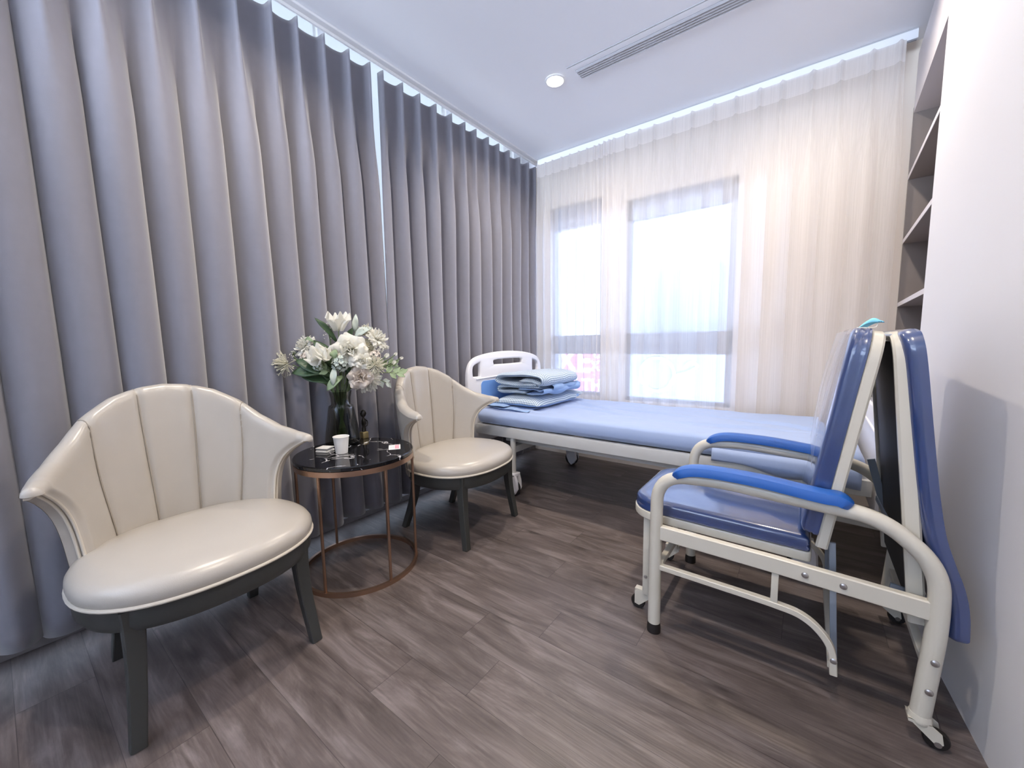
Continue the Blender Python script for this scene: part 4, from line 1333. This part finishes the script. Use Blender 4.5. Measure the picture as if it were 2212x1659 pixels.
# folded quilt: padded ribbon folded back on itself, extruded across the pillow
def ribbon(path, y0, y1, th, ny, seed, closed_ends=True, wave=0.006):
    pts = catmull([(x, 0, z) for x, z in path], 8)
    n = len(pts); P = []
    prof = [(math.cos(PI * k / 6)) for k in range(7)]
    for i, p in enumerate(pts):
        tq = (pts[min(i + 1, n - 1)] - pts[max(i - 1, 0)]).normalized(); nr = Vector((-tq.z, 0, tq.x))
        e = math.sqrt(max(0.03, 1 - max(0, 1 - i / 2) ** 2, )) if i < 2 else 1
        if i > n - 3: e = 0.6 if i == n - 2 else 0.15
        if i == 0: e = 0.15
        row = []
        m_ = 22
        for j in range(m_ + 1):
            w_ = -1 + 2 * j / m_; ed = math.sqrt(max(0.0, 1 - abs(w_) ** 8))
            y = lerp(y0, y1, (w_ + 1) / 2) + 0.012 * noise.noise(Vector((p.x * 8, p.z * 20, seed)))
            q = wave * noise.noise(Vector((p.x * 10, y * 10, seed + p.z * 8)))
            row.append(Vector((p.x, y, p.z)) + nr * (th / 2 * ed * e + q))
        for j in range(m_ - 1, 0, -1):
            w_ = -1 + 2 * j / m_; ed = math.sqrt(max(0.0, 1 - abs(w_) ** 8))
            y = lerp(y0, y1, (w_ + 1) / 2) + 0.012 * noise.noise(Vector((p.x * 8, p.z * 20, seed)))
            q = wave * noise.noise(Vector((p.x * 10, y * 10, seed + p.z * 8)))
            row.append(Vector((p.x, y, p.z)) - nr * (th / 2 * ed * e - q))
        P.append(row + [row[0]])
    b = bmesh.new(); grid(b, P, uv=True)
    return b


q = thing('folded_quilt', 'blue and white gingham quilt folded in a stack on top of the pillow', 'quilt', (-1.65, 2.5, 0.66))
top_path = [(-1.50, 0.758), (-1.62, 0.752), (-1.76, 0.755), (-1.845, 0.765), (-1.862, 0.790), (-1.835, 0.812), (-1.72, 0.822), (-1.58, 0.826), (-1.475, 0.812), (-1.452, 0.785), (-1.475, 0.764), (-1.54, 0.778), (-1.64, 0.784)]
obj('top_fold', ribbon(top_path, 2.27, 2.80, 0.036, 20, 3), M['gingham'], q, angle=180)
mid = [(-1.48, 0.742), (-1.60, 0.738), (-1.75, 0.738), (-1.84, 0.730), (-1.850, 0.712), (-1.83, 0.696), (-1.72, 0.696), (-1.60, 0.697)]
obj('under_fold', ribbon(mid, 2.28, 2.80, 0.030, 20, 6), M['gingham'], q, angle=180)
lin = [(-1.66, 0.722), (-1.58, 0.712), (-1.53, 0.722), (-1.48, 0.712), (-1.452, 0.722), (-1.450, 0.704), (-1.48, 0.692), (-1.54, 0.694), (-1.60, 0.700)]
obj('lining', ribbon(lin, 2.285, 2.82, 0.016, 20, 9, wave=0.016), M['blue_cloth'], q, angle=180)
lin = [(-1.47, 0.745), (-1.445, 0.735), (-1.455, 0.720), (-1.50, 0.728), (-1.56, 0.722)]
obj('lining', ribbon(lin, 2.40, 2.83, 0.014, 20, 12, wave=0.018), M['blue_cloth'], q, angle=180)
# folded plain sheet peeking out under the pillow
lin = [(-1.50, 0.588), (-1.65, 0.590), (-1.82, 0.594), (-1.875, 0.600), (-1.84, 0.608), (-1.7, 0.602)]
o = obj('folded_sheet', ribbon(lin, 2.16, 2.62, 0.010, 20, 15, wave=0.008), M['blue_cloth'], angle=180, loc=(-1.7, 2.4, 0.588))
tag(o, 'plain blue folded sheet sticking out from under the gingham pillow', 'sheet')

# ================================================================= ACCOMPANYING CHAIR (fold-out bed chair)
YN, YR = 1.37, 1.93
t = thing('folding_bed_chair', 'cream metal fold-out bed chair with blue vinyl pads beside the white pier', 'chair', (-0.05, 1.65, 0))
CM = M['cream_metal']


def side_frame(Y, near):
    s = 1 if near else -1    # inner side is +y for the near frame
    pts = [(-0.400, Y, 0.035), (-0.400, Y, 0.30), (-0.398, Y, 0.585), (-0.20, Y, 0.600), (0.05, Y, 0.585), (0.175, Y, 0.580), (0.290, Y, 0.480), (0.296, Y, 0.34), (0.280, Y, 0.075)]
    bm = bmesh.new()
    tube(bm, fillet(pts, [0, 0.02, 0.13, 0.05, 0.05, 0.09, 0.10, 0.12, 0], 9), 0.0212, 18, up=(0, 1, 0))
    obj('arm_frame', bm, CM, t)
    bm = bmesh.new(); lathe(bm, [(0.021, 0.0), (0.0235, 0.001), (0.0235, 0.018), (0.0215, 0.036), (0.018, 0.036)], (-0.400, Y, 0), 24); obj('rubber_foot', bm, M['rubber'], t)
    # arm pad
    bm = bmesh.new()
    P = []
    path = [(-0.340, 0.588), (-0.325, 0.606), (-0.285, 0.622), (-0.22, 0.628), (-0.10, 0.626), (0.02, 0.615), (0.06, 0.612), (0.09, 0.612), (0.114, 0.598)]
    pc = catmull([(a, 0, b_) for a, b_ in path], 5)
    for i, p in enumerate(pc):
        f = i / (len(pc) - 1)
        e = min(1, 4 * f + .35, 6 * (1 - f) + .45)
        hw = 0.033 * min(1, e + .1); th = 0.017 * (0.55 + .45 * e)
        tq = (pc[min(i + 1, len(pc) - 1)] - pc[max(i - 1, 0)]).normalized(); nr = Vector((-tq.z, 0, tq.x))
        sec = [(-1, -.75), (-1, .2), (-.82, .78), (-.4, 1), (.4, 1), (.82, .78), (1, .2), (1, -.75), (.5, -1), (-.5, -1)]
        P.append([Vector((p.x, Y + a * hw, p.z)) + nr * th * b_ for a, b_ in sec])
    P2 = [r + [r[0]] for r in P]; V = grid(bm, P2); bm.faces.new([V[0][k] for k in range(10)]); bm.faces.new([V[-1][k] for k in range(10)])
    bmesh.ops.remove_doubles(bm, verts=bm.verts, dist=1e-5)
    obj('arm_pad', bm, M['arm_blue'], t, angle=38)
    # seat rail (flat tube) and lower bar
    bm = bmesh.new(); sweep(bm, [(-0.385, Y, 0.380), (-0.05, Y, 0.375), (0.285, Y, 0.364)], rect(0.024, 0.050), up=(0, 0, 1)); obj('seat_rail', bm, CM, t)
    bm = bmesh.new()
    pts = [(-0.385, Y, 0.252), (-0.06, Y, 0.250), (0.035, Y, 0.244), (0.098, Y, 0.180), (0.104, Y, 0.096)]
    sweep(bm, fillet(pts, [0, .05, .06, .06, 0], 8), rect(0.018, 0.022, 0.002), up=(0, 1, 0)); obj('lower_bar', bm, CM, t, angle=30)
    bm = bmesh.new(); box(bm, -0.054, -0.036, Y - 0.008, Y + 0.008, 0.255, 0.352, 0.001); obj('stub_post', bm, CM, t)
    # screws
    for (x, z) in ((0.026, 0.372), (0.111, 0.370), (0.293, 0.239), (0.288, 0.157), (0.102, 0.140)):
        bm = bmesh.new(); off = {True: 0.0125, False: 0.0212}[z > 0.3]; off = 0.0095 if x == 0.102 else off
        prof = [(0.0085, 0.0), (0.0085, 0.002), (0.006, 0.0042), (0.002, 0.0048)]
        lathe(bm, prof, (0, 0, 0), 16); bmesh.ops.rotate(bm, verts=bm.verts, matrix=Matrix.Rotation(PI/2 if True else 0, 3, 'X'))
        if not near: bmesh.ops.rotate(bm, verts=bm.verts, matrix=Matrix.Rotation(PI, 3, 'Z'))
        bmesh.ops.translate(bm, verts=bm.verts, vec=(x, Y - s * off, z)); obj('screw', bm, M['screw'], t)
    # rear caster on an angled bracket
    bm = bmesh.new(); lathe(bm, [(0.0235, 0.060), (0.0245, 0.062), (0.0245, 0.070), (0.0215, 0.082)], (0.280, Y, 0), 20); obj('leg_collar', bm, CM, t)
    bm = bmesh.new()
    pr = [(0.255, 0.068), (0.300, 0.068), (0.318, 0.055), (0.322, 0.030), (0.312, 0.020)]
    for yy in (Y - 0.020, Y + 0.020):
        A_ = [bm.verts.new((a, yy - 0.0015, b_)) for a, b_ in pr]; B_ = [bm.verts.new((a, yy + 0.0015, b_)) for a, b_ in pr]
        bm.faces.new(A_); bm.faces.new(B_[::-1])
        for i in range(5): bm.faces.new((A_[i], A_[(i + 1) % 5], B_[(i + 1) % 5], B_[i]))
    box(bm, 0.256, 0.300, Y - 0.021, Y + 0.021, 0.060, 0.068)
    cb_ = obj('caster_bracket', bm, CM, t, angle=30)
    bm = bmesh.new(); wheel(bm, (0.312, Y, 0.026), 0.026, 0.018); w_ = obj('wheel', bm, M['rubber'], cb_)
    bm = bmesh.new(); wheel(bm, (0.312, Y, 0.026), 0.008, 0.046); obj('axle', bm, M['screw'], cb_)


def wheel(bm, c_, r_, w_):
    y = c_[1]
    rr = [(r_ * .55, -w_/2), (r_ * .9, -w_/2), (r_, -w_/4), (r_, w_/4), (r_ * .9, w_/2), (r_ * .55, w_/2)]
    rings = [[bm.verts.new((c_[0] + k * math.cos(2 * PI * i / 24), y + o_, c_[2] + k * math.sin(2 * PI * i / 24))) for i in range(24)] for k, o_ in rr]
    for a, b_ in zip(rings, rings[1:]):
        for i in range(24): bm.faces.new((a[i], a[(i + 1) % 24], b_[(i + 1) % 24], b_[i]))
    bm.faces.new(rings[0][::-1]); bm.faces.new(rings[-1])


side_frame(YN, True)
side_frame(YR, False)
# cross bars
for (x, z) in ((0.288, 0.200), (0.10, 0.112), (-0.385, 0.262)):
    bm = bmesh.new(); box(bm, x - 0.010, x + 0.010, YN + 0.009, YR - 0.009, z - 0.010, z + 0.010, 0.002); obj('cross_bar', bm, CM, t)

# seat: rounded cream frame and blue pad
SY0, SY1 = 1.415, 1.885
seat_out = lambda g_, r_: rrect(-0.520 + g_, 0.045 - g_, SY0 + g_, SY1 - g_, r_)


def so(g_, rf):
    out = []
    x0, x1, y0, y1 = -0.515 + g_, 0.035 - g_, SY0 + g_, SY1 - g_
    for cx, cy, a0, r_ in ((x1 - .01, y0 + .01, -PI/2, .01), (x1 - .01, y1 - .01, 0, .01), (x0 + rf, y1 - rf, PI/2, rf), (x0 + rf, y0 + rf, PI, rf)):
        for i in range(9):
            a = a0 + PI/2 * i / 8; out.append((cx + r_ * math.cos(a), cy + r_ * math.sin(a)))
    return out


plate('seat_frame', so(0.0, 0.10), [so(0.03, 0.075)], 0.030, 0.004, lambda a, b_, c_: (a, b_, 0.408 - 0.012 * (a + .5) + c_), CM, t)
plate('seat_board', so(0.01, 0.09), [], 0.008, 0.001, lambda a, b_, c_: (a, b_, 0.420 - 0.012 * (a + .5) + c_), M['black_board'], t)


def pad_mesh(outl, place, th, rings=((0, 0.004), (0.0, 0.45), (0.003, 0.72), (0.010, 0.90), (0.024, 0.985), (0.05, 1.0), (0.11, 1.015), (0.18, 1.02)), grooves=True, shrink=None, seed=0):
    """cushion pad from an outline function outl(inset) -> 2D points"""
    bm = bmesh.new(); R_ = []
    for g_, h in rings:
        R_.append([place(a, b_, h * th + (0.0015 * noise.noise(Vector((a * 12, b_ * 12, h * 3 + seed))) if h > .5 else 0)) for a, b_ in outl(g_)])
    grid(bm, [list(r) + [r[0]] for r in R_])
    bm.faces.new([bm.verts.new(p) for p in R_[0]]); bm.faces.new([bm.verts.new(p) for p in R_[-1]][::-1])
    bmesh.ops.remove_doubles(bm, verts=bm.verts, dist=1e-5)
    return bm


rg = [(0.0, 0.0), (-0.001, 0.18), (0.002, 0.30), (0.0, 0.42), (0.002, 0.54), (0.001, 0.68), (0.006, 0.85), (0.016, 0.96), (0.032, 1.0), (0.07, 1.03), (0.13, 1.06), (0.19, 1.07)]
obj('seat_pad', pad_mesh(lambda g_: so(g_, max(0.012, 0.10 - g_ * .45)), lambda a, b_, c_: Vector((a, b_, 0.425 - 0.012 * (a + .5) + c_)), 0.046, rg), M['vinyl'], t, angle=55)

# front small legs with casters under the seat front
for y in (1.452, 1.872):
    bm = bmesh.new(); box(bm, -0.468, -0.444, y - 0.010, y + 0.010, 0.075, 0.400, 0.002); fl = obj('swing_leg', bm, CM, t)
    bm = bmesh.new(); wheel(bm, (-0.490, y + 0.012, 0.027), 0.027, 0.018); obj('wheel', bm, M['rubber'], fl)
    bm = bmesh.new()
    for yy in (y, y + 0.024):
        pr = [(-0.500, 0.075), (-0.440, 0.090), (-0.440, 0.060), (-0.482, 0.018), (-0.500, 0.022)]
        A_ = [bm.verts.new((a, yy - 0.001, b_)) for a, b_ in pr]; B_ = [bm.verts.new((a, yy + 0.001, b_)) for a, b_ in pr]
        bm.faces.new(A_); bm.faces.new(B_[::-1])
        for i in range(5): bm.faces.new((A_[i], A_[(i + 1) % 5], B_[(i + 1) % 5], B_[i]))
    box(bm, -0.500, -0.440, y, y + 0.024, 0.078, 0.084)
    obj('caster_bracket', bm, CM, fl, smooth=False)
    bm = bmesh.new(); lathe(bm, [(0.007, 0), (0.006, 0.003), (0.002, 0.004)], (0, 0, 0), 14); bmesh.ops.rotate(bm, verts=bm.verts, matrix=Matrix.Rotation(PI/2, 3, 'X'))
    bmesh.ops.translate(bm, verts=bm.verts, vec=(-0.456, y - 0.010, 0.150)); obj('screw', bm, M['screw'], fl)
bm = bmesh.new(); box(bm, -0.466, -0.446, 1.463, 1.861, 0.110, 0.128, 0.002); obj('cross_bar', bm, CM, t)


# leaning panels: 2D (y across, l along the panel from the bottom), direction D, outward normal Nn
def panel(nm, P0, P1, sgn, y0, y1, padlo, m_pad, bar=0.034, inner_board=True):
    P0 = Vector((P0[0], 0, P0[1])); P1 = Vector((P1[0], 0, P1[1])); D = (P1 - P0); L = D.length; D.normalize()
    Nn = Vector((D.z, 0, -D.x)) * sgn     # outward: toward the pad
    place = lambda a, l, c_: P0 + D * l + Nn * c_ + Vector((0, a, 0))
    # U shaped flat tube frame, rounded top corners
    pts = fillet([place(y0 + .012, 0, 0), place(y0 + .012, L - .012, 0), place(y1 - .012, L - .012, 0), place(y1 - .012, 0, 0)], 0.075, 9)
    bm = bmesh.new(); sweep(bm, pts, [(a, b_) for a, b_ in rect(0.022, bar, 0.005)], up=tuple(Nn)); obj(nm + '_frame', bm, CM, t, angle=40)

    def outl(g_, lo=padlo):
        x0, x1, z0, z1 = y0 + .002 + g_, y1 - .002 - g_, lo + g_, L + .004 - g_
        out = []
        rt = max(0.02, 0.075 - g_ * .4)
        for cx, cy, a0, r_ in ((x1 - .012, z0 + .012, -PI/2, .012), (x1 - rt, z1 - rt, 0, rt), (x0 + rt, z1 - rt, PI/2, rt), (x0 + .012, z0 + .012, PI, .012)):
            for i in range(9):
                a = a0 + PI/2 * i / 8; out.append((cx + r_ * math.cos(a), cy + r_ * math.sin(a)))
        return out
    rp = [(0.0, 0.0), (-0.001, 0.2), (0.002, 0.34), (0.0, 0.46), (0.002, 0.60), (0.001, 0.74), (0.006, 0.88), (0.016, 0.97), (0.032, 1.0), (0.07, 1.03), (0.13, 1.05), (0.19, 1.05)]
    return place, outl, rp, L, D, Nn


pf, of, rp, Lf, Df, Nf = panel('backrest', (0.060, 0.445), (0.153, 1.070), -1, 1.400, 1.900, 0.03, M['vinyl'], bar=0.029)
obj('backrest_pad', pad_mesh(lambda g_: of(g_), lambda a, l, c_: pf(a, l, 0.0145 + c_), 0.045, rp, seed=3), M['vinyl'], t, angle=55)
bm = bmesh.new()
v4 = [pf(1.42, 0.05, 0.010), pf(1.88, 0.05, 0.010), pf(1.88, Lf - .03, 0.010), pf(1.42, Lf - .03, 0.010)]
bm.faces.new([bm.verts.new(p) for p in v4]); obj('backrest_board', bm, M['black_board'], t, smooth=False, solid=0.006)

# rear panel: frame from the top ridge down behind, then the foot section kicks out to the wall
P0r, P1r = (0.266, 0.300), (0.190, 1.068)
pr_, orr, rp, Lr, Dr, Nr = panel('rear_section', P0r, P1r, 1, 1.400, 1.900, 0.20, M['vinyl'], bar=0.036)


def bent_pad(path, y0, y1, th, r_top, r_bot, n=70):
    pc = catmull([(x, 0, z) for x, z in path], 10)
    L = [0.0]
    for a, b_ in zip(pc, pc[1:]): L.append(L[-1] + (b_ - a).length)
    tot = L[-1]; P = []; k = 0
    ls = [tot * 0.03 * (1 - math.cos(PI / 2 * i / 8)) for i in range(8)] + [lerp(0.03 * tot, 0.97 * tot, i / n) for i in range(n + 1)] + [tot * (1 - 0.03 * (1 - math.cos(PI / 2 * i / 8))) for i in range(7, -1, -1)]
    for l in ls:
        k = max(i for i in range(len(L)) if L[i] <= l + 1e-9); k = min(k, len(pc) - 2)
        f = (l - L[k]) / (L[k + 1] - L[k]); p = pc[k].lerp(pc[k + 1], f)
        tq = (pc[min(k + 2, len(pc) - 1)] - pc[max(k - 1, 0)]).normalized(); nr = Vector((-tq.z, 0, tq.x))
        def inset(d, r_): return r_ - math.sqrt(max(0, r_ * r_ - (r_ - min(d, r_)) ** 2))
        ins = inset(l, r_top) + inset(tot - l, r_bot)
        e = math.sqrt(max(0.0, 1 - max(0, 1 - min(l, tot - l) / 0.014) ** 2)) * 0.8 + 0.2
        a0, a1 = y0 + ins, y1 - ins
        sec = []
        for (sy, sx) in ((0, -1), (0, -.55), (0, -.2), (0, .2), (.004, .55), (.010, .85), (.024, 1.0), (.10, 1.06)): sec.append((a0 + sy, sx))
        for (sy, sx) in ((.10, 1.06), (.024, 1.0), (.010, .85), (.004, .55), (0, .2), (0, -.2), (0, -.55), (0, -1)): sec.append((a1 - sy, sx))
        P.append([p + nr * (-th / 2 * sx * e) + Vector((0, yy, 0)) for yy, sx in sec])
    b = bmesh.new(); V = grid(b, [r + [r[0]] for r in P])
    b.faces.new(V[0][:16]); b.faces.new(V[-1][:16])
    bmesh.ops.remove_doubles(b, verts=b.verts, dist=1e-5)
    return b


obj('rear_pad', bent_pad([(0.205, 1.072), (0.220, 0.98), (0.240, 0.82), (0.261, 0.66), (0.280, 0.55), (0.301, 0.48), (0.321, 0.42), (0.332, 0.36), (0.336, 0.287)], 1.388, 1.905, 0.040, 0.06, 0.012), M['vinyl'], t, angle=60)
bm = bmesh.new()
v4 = [pr_(1.42, 0.02, -0.004), pr_(1.88, 0.02, -0.004), pr_(1.88, Lr - .03, -0.004), pr_(1.42, Lr - .03, -0.004)]
bm.faces.new([bm.verts.new(p) for p in v4]); obj('rear_board', bm, M['black_board'], t, smooth=False, solid=0.010)
# hinge plate at the top joining both frames
for y in (1.46, 1.84):
    bm = bmesh.new(); box(bm, 0.150, 0.205, y - 0.012, y + 0.012, 1.052, 1.060, 0.001); obj('hinge', bm, M['screw'], t)
# struts between the panels
strut = lambda nm, a, b_, w_=0.018, h_=0.004, m=M['grey_metal']: (lambda bm: (sweep(bm, [a, ((a[0]+b_[0])/2, (a[1]+b_[1])/2, (a[2]+b_[2])/2), b_], rect(h_, w_, .001), up=(0, 0, 1)), obj(nm, bm, m, t, smooth=False)))(bmesh.new())
strut('strut', (0.205, 1.72, 0.855), (0.232, 1.43, 0.800))
strut('strut', (0.215, 1.80, 0.50), (0.262, 1.45, 0.42))
strut('strut', (0.085, 1.425, 0.46), (0.106, 1.425, 0.11), 0.016, 0.008)
strut('strut', (0.085, 1.875, 0.46), (0.106, 1.875, 0.11), 0.016, 0.008)
strut('strut', (0.200, 1.86, 0.62), (0.285, 1.86, 0.30), 0.022, 0.008)
strut('strut', (0.215, 1.45, 0.362), (0.285, 1.45, 0.352), 0.020, 0.008)
# clear plastic wrap still on the back cushion
bm = bmesh.new(); P = []
for i in range(19):
    y = lerp(1.40, 1.905, i / 18); row = []
    for j in range(15):
        l = lerp(0.22, Lf - 0.010, j / 14)
        bul = 0.010 * math.sin(PI * j / 14) * (1 + 0.4 * noise.noise(Vector((y * 4, l * 3, 2))))
        row.append(pf(y, l, 0.068 + bul))
    P.append(row)
grid(bm, P); obj('plastic_wrap', bm, M['film'], t, angle=180)

# light blue mask hung on the chair top
bm = bmesh.new(); P = []
for i in range(15):
    f = i / 14
    P.append([(lerp(0.130, 0.182, f) + 0.004 * j, 1.800 + 0.012 * (j - 3) + 0.03 * (f - .5) , 1.082 + 0.020 * math.sin(PI * f) * (1 - 0.12 * (j - 3) ** 2 * 0.6) + 0.020 * f + 0.003 * (j % 2)) for j in range(7)])
grid(bm, P)
mk = obj('face_mask', bm, M['mask'], angle=180, solid=0.0015, loc=(0.15, 1.80, 1.082))
tag(mk, 'crumpled light blue face mask lying on top of the folding chair back', 'mask')
bm = bmesh.new(); tube(bm, catmull([(0.135, 1.80, 1.086), (0.130, 1.76, 1.085), (0.150, 1.74, 1.084), (0.175, 1.76, 1.085), (0.185, 1.81, 1.100)], 5), 0.0012, 6)
obj('ear_loop', bm, M['paper'], mk)
